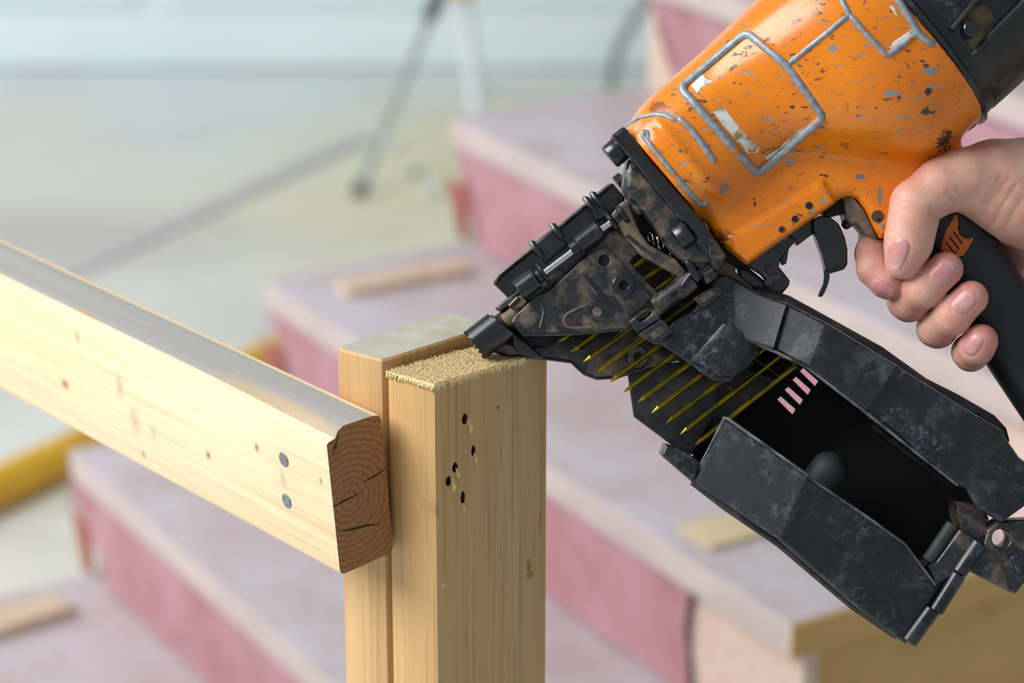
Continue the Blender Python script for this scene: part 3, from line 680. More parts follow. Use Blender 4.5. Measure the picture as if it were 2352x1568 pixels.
d2 = poly_sd((V.u*K+1176)[..., 0]+0*V.v[..., 0], 784-(V.v*K)[..., 0]+0*V.u[..., 0], flange)[..., None]/K
d = smin(d, extr(d2, W, 19.0, 7.0), 11.0)
# ledge that carries the trigger pins
ledge = [(1655, 560), (1711, 606), (1908, 468), (1880, 420), (1850, 440)]
d2 = poly_sd((V.u*K+1176)[..., 0]+0*V.v[..., 0], 784-(V.v*K)[..., 0]+0*V.u[..., 0], ledge)[..., None]/K
d = smin(d, extr(d2, W, 21.5, 2.5), 3.0)
# sunk label field, bulge around the valve chamber, groove bands at the front
panel = [(1563, 203), (1716, 74), (1808, 150), (1893, 268), (1740, 401)]
d2 = poly_sd((V.u*K+1176)[..., 0]+0*V.v[..., 0], 784-(V.v*K)[..., 0]+0*V.u[..., 0], [(x-14, y+10) for x, y in panel])[..., None]/K
d = d+np.where(W > 5, 1.1*np.clip(-d2/2.0, 0, 1), 0)
front = W > 5
d = d-np.where(front, 1.6*np.exp(-((S-11.5)/3.2)**2)*np.clip((T-4)/8, 0, 1)*np.clip((66-T)/8, 0, 1), 0)
V.val = d.astype(np.float32)
housing = net_obj('housing', V, M['orange'], gun, 1); tag(housing, 'worn orange painted housing with bare metal scuffs')
def surf_line(pts, step=7, off=0.0):
    out = []
    for (x0, y0), (x1, y1) in zip(pts[:-1], pts[1:]):
        n_ = max(1, int(math.hypot(x1-x0, y1-y0)/step)); out += [(x0+(x1-x0)*k/n_, y0+(y1-y0)*k/n_) for k in range(n_)]
    out.append(pts[-1]); ws = np.array(V.hit(out))
    ws = np.convolve(np.pad(ws, 2, mode='edge'), np.ones(5)/5, 'valid')
    return [g(x, y, w+off) for (x, y), w in zip(out, ws)]
def ridge(pts, r=1.7, mat='silver', closed=False, name='raised_ridge'):
    p = surf_line(pts, off=-.5); m = MB(); rr = [r*.001]*len(p)
    if not closed: rr[0] = rr[-1] = r*.0006
    m.sweep(p[:-1] if closed else p, rr[:-1] if closed else rr, 12, closed=closed); return m.build(name, M[mat], housing)
pr_ = round_poly(panel, 16, 4); pr_ = [tuple(p) for p in pr_]; pr_.append(pr_[0])
ridge(pr_, 2.5, closed=True)
ridge([(1925, -20), (1938, 10), (1951, 34), (1890, 84), (1814, 145)], 1.7)
ridge([(1951, 34), (1990, 78), (2032, 124), (2041, 125), (2072, 104), (2098, 82), (2112, 80)], 1.8)
ridge([(2050, -20), (2082, 32), (2112, 80), (2142, 104)], 2.2)
ridge([(1492, 322), (1487, 304), (1480, 302), (1478, 311), (1508, 350), (1548, 398), (1588, 446), (1607, 468), (1618, 469), (1622, 460)], 1.7)
ridge([(1558, 270), (1582, 292), (1612, 328), (1641, 372)], 2.0)
ridge([(1437, 292), (1470, 270), (1506, 263), (1530, 266), (1556, 280)], 1.5)
# torn label remnants
def patch(name, pts, mat, par, off=.3, nseg=10):
    bm = bmesh.new(); outl = round_poly(pts, 3, 2); ws = V.hit(outl); m_ = [sum(p[0] for p in outl)/len(outl), sum(p[1] for p in outl)/len(outl)]
    rings = []
    for f_ in (1.0, .66, .33):
        pts_ = [(m_[0]+(p[0]-m_[0])*f_, m_[1]+(p[1]-m_[1])*f_) for p in outl]; ws = V.hit(pts_)
        rings.append([bm.verts.new(g(x, y, w+off*(.3 if f_ == 1.0 else 1))) for (x, y), w in zip(pts_, ws)])
    n_ = len(outl)
    for r0, r1 in zip(rings[:-1], rings[1:]):
        for k in range(n_): bm.faces.new((r0[k], r0[(k+1) % n_], r1[(k+1) % n_], r1[k]))
    bm.faces.new(rings[-1]); bmesh.ops.recalc_face_normals(bm, faces=bm.faces)
    me = bpy.data.meshes.new(name); bm.to_mesh(me); bm.free(); finish(me, mat, 60); return link(name, me, par)
for pts in ([(1586, 196), (1612, 170), (1640, 188), (1612, 200), (1602, 215)], [(1636, 252), (1662, 246), (1690, 282), (1722, 318), (1746, 340), (1738, 352), (1716, 352), (1690, 322), (1660, 288)],
            [(1756, 362), (1800, 330), (1848, 288), (1836, 306), (1800, 340), (1766, 370)], [(2052, 96), (2096, 66), (2100, 76), (2062, 112), (2040, 110)], [(2036, 4), (2052, 14), (2070, 40), (2058, 36)]):
    tag(patch('label_remnant', pts, M['label'], housing), 'torn whitish remnant of a label')
# pins and screws of the trigger ledge
for x, y, r in ((1858, 472, 8.5), (1826, 503, 8), (1796, 527, 7.5)):
    w = V.hit([(x, y)])[0]; m = MB(); m.cyl(g(x, y, w-1), g(x, y, w+.5), r/K*.001, seg=18, bev=.0003); p = m.build('pin', M['dusty'], housing)
    m = MB(); m.cyl(g(x, y, w+.3), g(x, y, w+.62), r*.45/K*.001, seg=6); m.build('socket', M['void'], p)
w = V.hit([(2016, 497)])[0]; m = MB(); m.cyl(g(2016, 497, w-2), g(2016, 497, w+.35), .0034, seg=20); p = m.build('screw_well', plain('brown_recess', (74, 52, 36), .7), housing)
m = MB(); m.cyl(g(2019, 504, w), g(2019, 504, w+.6), .0009, seg=12); m.build('socket', M['void'], p)
m = MB(); m.cyl(g(2024, 517, w-1), g(2024, 517, w+.6), .0011, seg=12); m.build('pin', M['chrome'], housing)

# ---- black end cap
def P3(s, t, w): x, y = st(s, t); return g(x, y, w)
capc = 240; ax_ = np.array([AX, -AY, 0])*.001/K
def lathe(name, prof, mat, par, seg=72, sq=2.0):
    m = MB(); c0 = P3(0, capc, 0); bx = np.array([BX, -BY, 0]); wz = np.array([0, 0, 1.0]); n_ = len(prof)
    for s_, r in prof:
        for k in range(seg):
            a = 2*math.pi*k/seg; m.v.append(tuple(c0+ax_*s_+(bx*math.cos(a)*r+wz*math.sin(a)*r*.955)*.001/K))
    for i in range(n_-1):
        for k in range(seg): m.f.append((i*seg+k, i*seg+(k+1) % seg, (i+1)*seg+(k+1) % seg, (i+1)*seg+k)); m.mi.append(0)
    m.f.append(tuple(range(seg))); m.mi.append(0); m.f.append(tuple((n_-1)*seg+k for k in range(seg))[::-1]); m.mi.append(0)
    return m.build(name, mat, par, sharp=30)
lathe('gasket_ring', [(586, 268), (590, 276), (606, 278), (610, 272), (616, 272)], M['rubber'], gun)
cap = lathe('end_cap', [(606, 262), (616, 270), (620, 280), (636, 281), (640, 274), (664, 271), (668, 273), (900, 268), (980, 250), (1010, 215), (1014, 150)], M['tube_rubber'], gun)
tag(cap, 'scuffed black cylinder cap')
lathe('cap_rim', [(616, 270), (624, 284), (634, 284), (642, 270)], M['black'], cap)
# exhaust pocket with a bolt
def cap_w(s_, t): return math.sqrt(max(0, 1-((t-capc)/270)**2))*270*.955/K
def cap_pt(x, y):
    w_ = 55.0
    for _ in range(8):
        c = g(x, y, w_)*1000; X_, Y_ = c[0]*K+1176, 784-c[1]*K
        w_ = cap_w(0, (X_-1440)*BX+(Y_-295)*BY)
    return w_
def cap_patch(name, pts, mat, par, off):
    m = MB(); o_ = round_poly(pts, 6, 3); cx, cy = sum(p[0] for p in o_)/len(o_), sum(p[1] for p in o_)/len(o_); n_ = len(o_)
    vs_ = []
    for f_, q in ((1, -.5), (1, off*.6), (.9, off), (.5, off), (.01, off)):
        vs_ += [g(cx+(x-cx)*f_, cy+(y-cy)*f_, cap_pt(cx+(x-cx)*f_, cy+(y-cy)*f_)+q) for x, y in o_]
    m.add(vs_, [(i*n_+k, i*n_+(k+1) % n_, (i+1)*n_+(k+1) % n_, (i+1)*n_+k) for i in range(4) for k in range(n_)]); return m.build(name, mat, par)
cap_patch('exhaust_port', [(2198, 68), (2226, 20), (2262, 8), (2284, 40), (2262, 86), (2236, 122)], M['bronze'], cap, 1.0)
x, y = 2226, 70; w_ = cap_pt(x, y); m = MB(); m.cyl(g(x-8, y+4, w_-2), g(x+8, y-6, w_+6), .0048, seg=20, bev=.0006); m.build('bolt', M['black'], cap)
m = MB(); m.sweep([g(x_, y_, cap_pt(x_, y_)+.5) for x_, y_ in ((2186, 68), (2214, 34), (2240, 2), (2262, -20))], .0022, 8); m.build('port_edge', M['black'], cap)
m = MB(); m.sweep([g(x_, y_, cap_pt(x_, y_)+.5) for x_, y_ in ((2234, 128), (2262, 96), (2300, 56), (2345, 12), (2370, -20))], .0024, 8); m.build('port_edge', M['black'], cap)

# ---- front flange, nose housing, bolts
plate('front_flange', [(1404, 311), (1431, 290), (1442, 297), (1454, 316), (1626, 522), (1668, 592), (1652, 608), (1628, 590), (1606, 556), (1596, 548), (1458, 376), (1436, 352)], -30, 30, M['black'], gun, 2.2, 4)
plate('nose_housing', [(1442, 366), (1434, 395), (1432, 432), (1444, 456), (1462, 470), (1496, 516), (1540, 576), (1580, 610), (1630, 604), (1652, 604), (1640, 560), (1470, 366)], -26, 25, M['dusty'], gun, 5, 6)
plate('flange_web', [(1596, 520), (1640, 530), (1716, 600), (1700, 616), (1668, 600), (1640, 606)], -15, 6, M['void'], gun, 1, 3)
plate('housing_rib', [(1550, 492), (1584, 498), (1600, 536), (1640, 590), (1628, 596), (1590, 545)], 24, 29, M['dusty'], gun, 1, 3)
plate('corner_lug', [(1628, 546), (1646, 552), (1670, 590), (1652, 622), (1638, 612), (1626, 585)], 10, 31, M['dusty'], gun, 2, 4)
def knurled(name, a, b, r, mat, par):
    p0, p1 = g(*a), g(*b); m = MB(); d_ = (p1-p0)/np.linalg.norm(p1-p0); sx = np.cross(d_, [0, 0, 1]); sy = np.cross(sx, d_); N = 96; L = np.linalg.norm(p1-p0)
    prof = [(0, .72), (0, .86), (.06, .97), (.1, 1), (.92, 1), (1, .98)]
    for t, f_ in prof:
        for k in range(N):
            a_ = 2*math.pi*k/N; rr = r*.001*(f_+(.02 if k % 2 and 0 < t < 1 else 0)); m.v.append(tuple(p0+d_*L*t+(sx*math.cos(a_)+sy*math.sin(a_))*rr))
    for i in range(len(prof)-1):
        for k in range(N): m.f.append((i*N+k, i*N+(k+1) % N, (i+1)*N+(k+1) % N, (i+1)*N+k)); m.mi.append(0)
    m.f.append(tuple(range(N))); m.mi.append(0); m.f.append(tuple(5*N+k for k in range(N))); m.mi.append(0); return m.build(name, mat, par, sharp=40)
knurled('cap_screw', (1399, 363, 20), (1426, 340, 20), 6.9, M['black'], gun)
knurled('cap_screw', (1554, 552, 30), (1582, 532, 30), 6.9, M['black'], gun)
knurled('cap_screw', (1420, 428, -16), (1436, 416, -16), 6.0, M['black'], gun)
plate('housing_foot', [(1440, 452), (1456, 448), (1470, 470), (1478, 492), (1466, 494), (1452, 478)], 8, 22, M['dusty'], gun, 1.5, 4)
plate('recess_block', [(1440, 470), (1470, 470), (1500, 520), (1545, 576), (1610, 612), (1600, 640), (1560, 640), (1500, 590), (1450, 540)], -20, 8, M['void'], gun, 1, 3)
for x, y, r in ((1494, 545, 2.6), (1518, 561, 3.0), (1546, 584, 3.4), (1506, 553, 2.6)):
    m = MB(); m.sweep([g(x+K*r*.5*math.cos(a), y+K*r*.9*math.sin(a), 10+1.2*math.cos(a)) for a in [2*math.pi*k/18 for k in range(18)]], .0006, 6, closed=True); m.build('spring_coil', M['chrome'], gun)

# ---- driver guide, nose tube
def tube_nose():
    p0, p1 = g(1087, 795, 0), g(1157, 741, 0); d_ = (p1-p0)/np.linalg.norm(p1-p0); sx = np.cross(d_, [0, 0, 1]); sy = np.array([0, 0, 1.0]); N = 64; r = .0096; L = np.linalg.norm(p1-p0); m = MB()
    for ring_ in range(6):
        for k in range(N):
            a_ = 2*math.pi*k/N; tooth = (abs(((k/4) % 1)-.5)*2)*.0016; ce = math.cos(a_)
            rr, t = [(r*.80, L*.9), (r*.80, .0012+tooth), (r*.9, tooth), (r, .0006+tooth), (r, L*(.93+.12*ce)), (r*.86, L*(.95+.12*ce))][ring_]
            m.v.append(tuple(p0+d_*t+(sx*math.cos(a_)+sy*math.sin(a_))*rr))
    for i in range(5):
        for k in range(N): m.f.append((i*N+k, i*N+(k+1) % N, (i+1)*N+(k+1) % N, (i+1)*N+k)); m.mi.append(0)
    return m.build('nose_tube', M['black'], gun, sharp=30)
nose_ = tube_nose(); tag(nose_, 'toothed black contact nose')
rod('driver_guide', (1112, 777, 0), (1300, 632, 0), 6.2, M['void'], gun, .5)
plate('guide_strip', [(1136, 708), (1164, 684), (1204, 656), (1212, 664), (1170, 700), (1148, 716)], -6, 7, M['dusty'], gun, 1.2, 3)
rod('guide_pin', (1158, 738, 4), (1206, 700, 4), 4.2, M['verydusty'], gun, 1)
plate('guide_tab', [(1170, 704), (1186, 682), (1198, 676), (1212, 692), (1202, 704), (1178, 712)], 6, 12, M['verydusty'], gun, 1, 3)
rod('guide_bolt', (1171, 706, 11), (1192, 684, 11), 1.9, M['black'], gun, .4)

# ---- feed plate below the nails
fp = plate('feed_plate', [(1120, 800), (1166, 776), (1190, 760), (1330, 740), (1454, 740), (1560, 800), (1570, 826), (1479, 848), (1412, 868), (1371, 870), (1342, 859), (1312, 832), (1253, 824), (1173, 818), (1136, 808)], -12, -8, M['dusty'], gun, .8, 3)
m = MB(); m.sweep([g(x, y, -8) for x, y in [(1136, 806), (1173, 817), (1253, 823), (1312, 831), (1326, 844), (1342, 858), (1371, 869), (1412, 867), (1479, 848)]], .0009, 8); m.build('plate_edge', M['black'], fp)
plate('guide_core', [(1130, 760), (1180, 720), (1240, 680), (1300, 700), (1280, 790), (1190, 800), (1150, 806)], -8, -3, M['void'], gun, 1, 3)
plate('guide_fin', [(1174, 762), (1186, 766), (1248, 820), (1236, 824), (1192, 812), (1178, 794)], -8, 0, M['black'], gun, 1, 2)
plate('guide_fin', [(1136, 804), (1160, 788), (1178, 794), (1192, 812), (1172, 816)], -8, -2, M['verydusty'], gun, 1, 2)
m = MB(); c_ = (1465, 818); m.cyl(g(*c_, -9), g(*c_, -5.5), .0061, seg=32, bev=.0007); ps = m.build('plate_screw', M['dusty'], gun)
m = MB(); m.cyl(g(*c_, -6), g(*c_, -5.3), .0028, seg=6); m.build('socket', M['void'], ps)
m = MB(); m.sweep([g(c_[0]+31*math.cos(a), c_[1]+31*math.sin(a), -8) for a in [2*math.pi*k/32 for k in range(32)]], .001, 8, closed=True); m.build('screw_seat', M['dusty'], gun)

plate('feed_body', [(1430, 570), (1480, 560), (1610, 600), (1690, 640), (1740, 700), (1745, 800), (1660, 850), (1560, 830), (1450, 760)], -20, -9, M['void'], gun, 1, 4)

# ---- nose door with its hardware
window = [(1446, 600), (1466, 582), (1558, 634), (1512, 674)]
door = plate('nose_door', [(1174, 740), (1180, 728), (1212, 697), (1232, 676), (1262, 668), (1290, 640), (1340, 594), (1396, 536), (1430, 520), (1470, 548), (1560, 600), (1596, 636), (1530, 690), (1476, 748), (1452, 757), (1360, 765), (1201, 771)], 8, 14, M['dusty'], gun, 1.0, 5, holes=[[tuple(p) for p in round_poly(window, 6, 3)][::-1]])
tag(door, 'dust-caked side door of the nose')
plate('window_back', [(1425, 585), (1470, 560), (1590, 630), (1520, 700)], -16, -12, M['void'], gun, .5, 3)
plate('raised_pad', [(1350, 588), (1393, 563), (1498, 681), (1478, 706), (1444, 728)], 13, 16, M['dusty'], door, .8, 4, holes=[circ(1388, 598, 12.5)[::-1]])
m = MB(); m.cyl(g(1388, 598, 9), g(1388, 598, 14.3), .0034, seg=24); m.build('pad_hole', M['void'], door)
def ring(name, x, y, ro_, ri, w0, w1, mat, par):
    m = MB(); N = 40; prof = [(ri, w0), (ri, w1-.4), (ri+.4, w1), (ro_-.6, w1), (ro_, w1-.6), (ro_, w0)]; c0 = g(x, y, w1)
    for r, w in prof:
        for k in range(N): a = 2*math.pi*k/N; m.v.append((c0[0]+r*.001*math.cos(a), c0[1]+r*.001*math.sin(a), w*.001))
    for i in range(5):
        for k in range(N): m.f.append((i*N+k, i*N+(k+1) % N, (i+1)*N+(k+1) % N, (i+1)*N+k)); m.mi.append(0)
    return m.build(name, mat, par)
ring('boss', 1433, 655, 6.3, 2.5, 14, 18.5, M['black'], door)
m = MB(); m.cyl(g(1433, 655, 14), g(1433, 655, 16.4), .0027, seg=24); m.build('boss_hole', M['void'], door)
m = MB(); m.sweep([g(x, y, 14) for x, y in ((1338, 628), (1352, 640), (1385, 682), (1409, 706))], [.0006, .0012, .0012, .0006], 8); m.build('door_rib', M['black'], door)
m = MB(); m.sweep([g(x, y, 14) for x, y in chaikin([(1348, 700), (1318, 712), (1300, 722), (1294, 735), (1300, 748), (1314, 754), (1346, 752), (1358, 750)])], .0009, 8); m.build('door_rib', M['verydusty'], door)
m = MB(); m.sweep([g(x, y, 14) for x, y in chaikin([(1240, 692), (1248, 706), (1249, 722), (1244, 740), (1240, 752)])], .0008, 8); m.build('door_rib', M['verydusty'], door)
m = MB(); m.cyl(g(1372, 716, 13), g(1372, 716, 14.7), .0026, seg=20, bev=.0003); m.build('door_rivet', M['verydusty'], door)
m = MB(); m.sweep([g(x, y, 14) for x, y in ((1202, 769), (1330, 765), (1450, 755))], .0009, 8); m.build('door_edge', M['black'], door)
# rear arm of the door
arm = plate('door_arm', [(1402, 496), (1420, 470), (1434, 460), (1446, 468), (1456, 500), (1472, 536), (1492, 562), (1554, 596), (1576, 622), (1570, 640), (1552, 632), (1474, 588), (1434, 540)], 12, 19, M['verydusty'], gun, 1.4, 5)
m = MB(); m.sweep([g(x, y, 19) for x, y in ((1440, 540), (1480, 574), (1560, 622))], .001, 8); m.build('arm_edge', M['dusty'], arm)
# hinge: shroud, sleeves, polished pin
shroud = plate('hinge_shroud', [(1132, 650), (1142, 634), (1224, 568), (1282, 520), (1350, 464), (1400, 422), (1408, 420), (1436, 454), (1410, 540), (1300, 640), (1200, 700), (1166, 683)], -4, 3, M['black'], gun, 1.4, 4)
m = MB(); m.sweep([g(x, y, 4) for x, y in ((1136, 648), (1146, 634), (1226, 569), (1284, 522), (1352, 466), (1402, 424))], .0013, 10); m.build('shroud_lip', M['dusty'], shroud)
for pts in ([(1226, 558), (1272, 522), (1284, 540), (1306, 562), (1252, 606), (1238, 588)], [(1346, 460), (1370, 442), (1386, 470), (1402, 490), (1372, 510), (1358, 490)]):
    plate('hinge_bracket', pts, 2, 10, M['black'], shroud, 1.6, 4)
for a, b in (((1221, 556), (1246, 590)), ((1269, 516), (1292, 548)), ((1345, 455), (1368, 486)), ((1361, 444), (1384, 474))):
    m = MB(); d_ = np.array(b)-np.array(a)
    m.sweep([g(a[0]-2, a[1]+1, 2), g(a[0]+.1*d_[0], a[1]+.1*d_[1], 9), g(a[0]+.5*d_[0], a[1]+.5*d_[1], 11), g(b[0], b[1], 11)], [.0016, .0019, .0019, .0014], 10); m.build('bracket_band', M['black'], shroud)
rod('hinge_pin', (1200, 664, 16), (1425, 494, 16), 1.9, M['chrome'], gun, .3)
rod('hinge_sleeve', (1190, 669, 16), (1229, 640, 16), 6.2, M['black'], gun, .7)
rod('hinge_sleeve', (1327, 564, 16), (1379, 524, 16), 5.4, M['black'], gun, .7)
for a, b, r in (((1226, 642, 16), (1232, 638, 16), 6.6), ((1243, 630, 16), (1250, 625, 16), 6.6), ((1232, 638, 16), (1243, 630, 16), 4.2), ((1312, 576, 16), (1328, 564, 16), 4.2), ((1401, 513, 17), (1409, 507, 17), 6.0), ((1424, 496, 17), (1433, 489, 17), 6.0), ((1409, 507, 17), (1424, 496, 17), 3.2)):
    rod('hinge_collar', a, b, r, M['black'], gun, .5)
# latch block across the door
lt = plate('latch_block', [(1443, 738), (1476, 712), (1492, 706), (1510, 712), (1518, 732), (1464, 766)], 12, 18, M['dusty'], gun, 1.4, 5, holes=[[tuple(p) for p in round_poly([(1463, 730), (1488, 712), (1497, 716), (1494, 722), (1472, 739)], 4, 3)][::-1]])
m = MB(); m.box(g(1462, 742, 12.5), g(1500, 712, 12.5)-g(1462, 742, 12.5), (.004, .005, 0), (0, 0, .002)); m.build('slot_floor', M['void'], lt)
m = MB(); hel = [g(1464+k*.24, 735-k*.165, 15.6) + np.array([.0006*math.sin(k*.95), .0016*math.sin(k*.95+.5), .0010*math.cos(k*.95)]) for k in range(0, 120)]; m.sweep(hel, .0004, 5); m.build('latch_spring', M['dusty'], lt)
tab = [(1463, 768), (1520, 732), (1549, 761), (1508, 793)]
t1 = plate('latch_tab', tab, 14, 18, M['dusty'], gun, 1, 4); plate('tab_recess', [(1492, 768), (1520, 748), (1533, 756), (1502, 782)], 17, 18.3, M['verydusty'], t1, .3, 4)
t2 = plate('latch_tab', [(1590, 684), (1645, 652), (1662, 673), (1617, 709)], 14, 18, M['dusty'], gun, 1, 4); plate('tab_recess', [(1607, 684), (1632, 666), (1645, 672), (1616, 696)], 17, 18.3, M['verydusty'], t2, .3, 4)
rod('latch_tube', (1502, 706, 17), (1592, 642, 17), 5.6, M['dusty'], gun, .6)
lk = rod('latch_slot', (1536, 680, 21.6), (1556, 665, 21.6), 1.6, M['void'], gun, 1.2)
rod('latch_lever', (1566, 658, 23), (1588, 628, 23), 1.5, M['dusty'], gun, .4)
plate('lock_lug', [(1571, 602), (1580, 594), (1592, 600), (1613, 636), (1604, 650), (1592, 640)], 14, 25, M['black'], gun, 1.6, 5)
plate('lock_lug', [(1584, 596), (1602, 580), (1618, 592), (1626, 606), (1610, 622), (1594, 612)], 8, 22, M['black'], gun, 1.2, 5)
plate('lock_lug', [(1612, 626), (1640, 612), (1650, 628), (1646, 640), (1622, 654)], 12, 23, M['dusty'], gun, 1.6, 5)
rod('lock_pin', (1600, 632, 18), (1632, 612, 18), 3.6, M['black'], gun, .4)

# ---- trigger group
br = plate('trigger_bracket', [(1700, 600), (1752, 566), (1800, 534), (1812, 545), (1804, 578), (1791, 598), (1788, 622), (1794, 636), (1778, 654), (1762, 661), (1753, 652), (1759, 642), (1748, 630)], 0, 9, M['dusty'], gun, 1, 3)
m = MB(); m.sweep([g(x, y, 9) for x, y in ((1762, 610), (1768, 620), (1774, 630))], [.0016, .0022, .0016], 10); m.build('bracket_bead', M['black'], br)
plate('safety_slider', [(1796, 540), (1846, 500), (1872, 500), (1866, 538), (1832, 564), (1826, 556), (1812, 572), (1807, 604), (1800, 609), (1790, 598), (1800, 580)], -6, 6, M['black'], gun, 1, 2)
plate('slider_rail', [(1810, 524), (1856, 492), (1864, 524), (1822, 552)], -3, 9, M['black'], gun, .8, 2)
plate('valve_block', [(1694, 616), (1712, 608), (1757, 644), (1788, 610), (1815, 644), (1813, 656), (1792, 680), (1730, 664), (1700, 640)], -14, -1, M['black'], gun, 1.4, 4)
plate('valve_block', [(1640, 596), (1670, 590), (1690, 602), (1690, 624), (1730, 660), (1660, 660), (1630, 620)], -18, 4, M['verydusty'], gun, 1.2, 3)
tp = [(1866, 507), (1880, 495), (1906, 497), (1927, 514), (1938, 537), (1944, 564), (1944, 600), (1936, 612), (1897, 623), (1889, 589), (1879, 562), (1868, 528)]
tg = plate('trigger', tp, 5, 9, M['black'], gun, 1, 5); plate('trigger_cheek', [(x+3, y+7) for x, y in tp], -11, -7, M['black'], tg, 1, 5)
m = MB(); wb = [(1864, 508), (1868, 530), (1879, 563), (1889, 590), (1896, 622)]
vs_ = [g(x+o_, y, w) for x, y in wb for w, o_ in ((-10, 1), (-4, -5), (3, -5), (9, 1))]; m.add(vs_, [(i*4+j, i*4+j+1, i*4+j+5, i*4+j+4) for i in range(4) for j in range(3)]); m.build('trigger_face', M['black'], tg, sharp=60)
m = MB(); tail = [(1898, 618), (1899, 636), (1896, 652), (1889, 668), (1883, 681)]
for i, (x, y) in enumerate(tail):
    t = [7, 7, 6, 6.5, 5.5][i]; m.v += [tuple(g(x-t, y, 6)), tuple(g(x+t, y+1, 6)), tuple(g(x+t, y+1, -6)), tuple(g(x-t, y, -6))]
for i in range(4):
    for k in range(4): m.f.append((i*4+k, i*4+(k+1) % 4, (i+1)*4+(k+1) % 4, (i+1)*4+k)); m.mi.append(0)
m.f += [(0, 1, 2, 3), (16, 17, 18, 19)]; m.mi += [0, 0]; m.build('trigger_tail', M['black'], tg, bevel=.001)
ring('trigger_pin', 1927, 598, 2.0, 1.55, 8.5, 9.25, M['dusty'], tg)
rod('valve_stem', (1936, 521, 0), (1958, 505, 0), 2.7, M['black'], gun, 1.2)
plate('trigger_well', [(1888, 476), (1905, 462), (1925, 448), (1962, 450), (1978, 486), (1958, 494), (1936, 490), (1912, 497), (1900, 497)], -14, 9, M['void'], gun, 1, 3)
plate('valve_plate', [(1938, 452), (1958, 452), (1984, 480), (2002, 514), (2014, 548), (1994, 540), (1968, 510), (1958, 516), (1946, 502)], -14, 15, M['verydusty'], gun, 1, 3)

# ---- magazine
mag = M['plastic']
def band(name, stations, back, mat, lipd=3.0):
    """facets: stations of (outer px, inner px, w outer, w inner); outer wall goes back to depth 'back', inner edge folds in"""
    m = MB()
    for (xo, yo), (xi, yi), wo, wi in stations:
        O, I = np.array([xo, yo], float), np.array([xi, yi], float); d_ = (I-O)/np.linalg.norm(I-O)
        pr = [(O-d_*3, back), (O-d_*3, wo-4), (O-d_*1, wo-1), (O+d_*5, wo), (I-d_*10, wi), (I-d_*3, wi-.8), (I, wi-3), (I+d_*1, wi-9), (I-d_*10, wi-9), (I-d_*12, wi-5), (O+d_*14, wo-5), (O+d_*12, back)]
        m.v += [tuple(g(p[0], p[1], w)) for p, w in pr]
    n_ = 12
    for i in range(len(stations)-1):
        for k in range(n_): m.f.append((i*n_+k, i*n_+(k+1) % n_, (i+1)*n_+(k+1) % n_, (i+1)*n_+k)); m.mi.append(0)
    m.f.append(tuple(range(n_))); m.mi.append(0); m.f.append(tuple((len(stations)-1)*n_+k for k in range(n_))); m.mi.append(0)
    return m.build(name, mat, gun, sharp=9)
up_b = band('upper_cover', [((1684, 640), (1690, 775), 13, 13), ((1738, 672), (1724, 790), 17, 18), ((1806, 697), (1774, 806), 24, 25), ((1812, 700), (1782, 810), 21.5, 22.5), ((1895, 742), (1856, 846), 30, 31), ((2058, 840), (1988, 946), 36, 36), ((2068, 848), (1998, 953), 33, 33), ((2180, 918), (2106, 1040), 34, 33), ((2300, 990), (2196, 1112), 29, 29), ((2310, 1012), (2215, 1122), 25, 25), ((2338, 1052), (2246, 1168), 22, 22), ((2420, 1112), (2300, 1200), 18, 19)], -40, mag)
tag(up_b, 'scratched black upper magazine cover')
lo_b = band('lower_cover', [((1588, 1104), (1660, 960), 9, 12), ((1600, 1112), (1672, 960), 14, 16), ((1790, 1236), (1855, 1090), 32, 36), ((1797, 1244), (1866, 1101), 29, 33), ((1960, 1386), (1992, 1186), 26, 30), ((2060, 1462), (2078, 1248), 18, 22), ((2082, 1476), (2150, 1344), 14, 16)], -40, mag)
tag(lo_b, 'scratched black lower magazine cover')
# flat bridge to the nose and the raised thumb lip
plate('cover_bridge', [(1510, 786), (1552, 730), (1592, 712), (1640, 640), (1660, 628), (1690, 640), (1740, 676), (1716, 740), (1730, 786), (1748, 808), (1708, 856), (1690, 872), (1664, 880), (1636, 874), (1585, 836)], 6, 13, mag, gun, 1.6, 8)
lip = MB(); sts = [((1660, 742), (1586, 828), 13.2), ((1672, 744), (1606, 838), 14.4), ((1704, 762), (1650, 862), 16), ((1730, 780), (1684, 866), 15.5), ((1748, 800), (1712, 850), 12)]
for (xo, yo), (xi, yi), w in sts: lip.v += [tuple(g(xo, yo, w)), tuple(g((xo+xi)/2, (yo+yi)/2, w+.5)), tuple(g(xi, yi, w)), tuple(g(xi+6, yi+8, w-6)), tuple(g(xo+4, yo, 8))]
for i in range(len(sts)-1):
    for k in range(5): lip.f.append((i*5+k, i*5+(k+1) % 5, (i+1)*5+(k+1) % 5, (i+1)*5+k)); lip.mi.append(0)
lip.f += [tuple(range(5)), tuple(20+k for k in range(5))]; lip.mi += [0, 0]
lip.build('thumb_lip', mag, gun, bevel=.001, sharp=35)
plate('cover_flange', [(1519, 1046), (1530, 1020), (1560, 1030), (1590, 1046), (1612, 1062), (1596, 1112)], -20, 12, mag, gun, 1.6, 5)
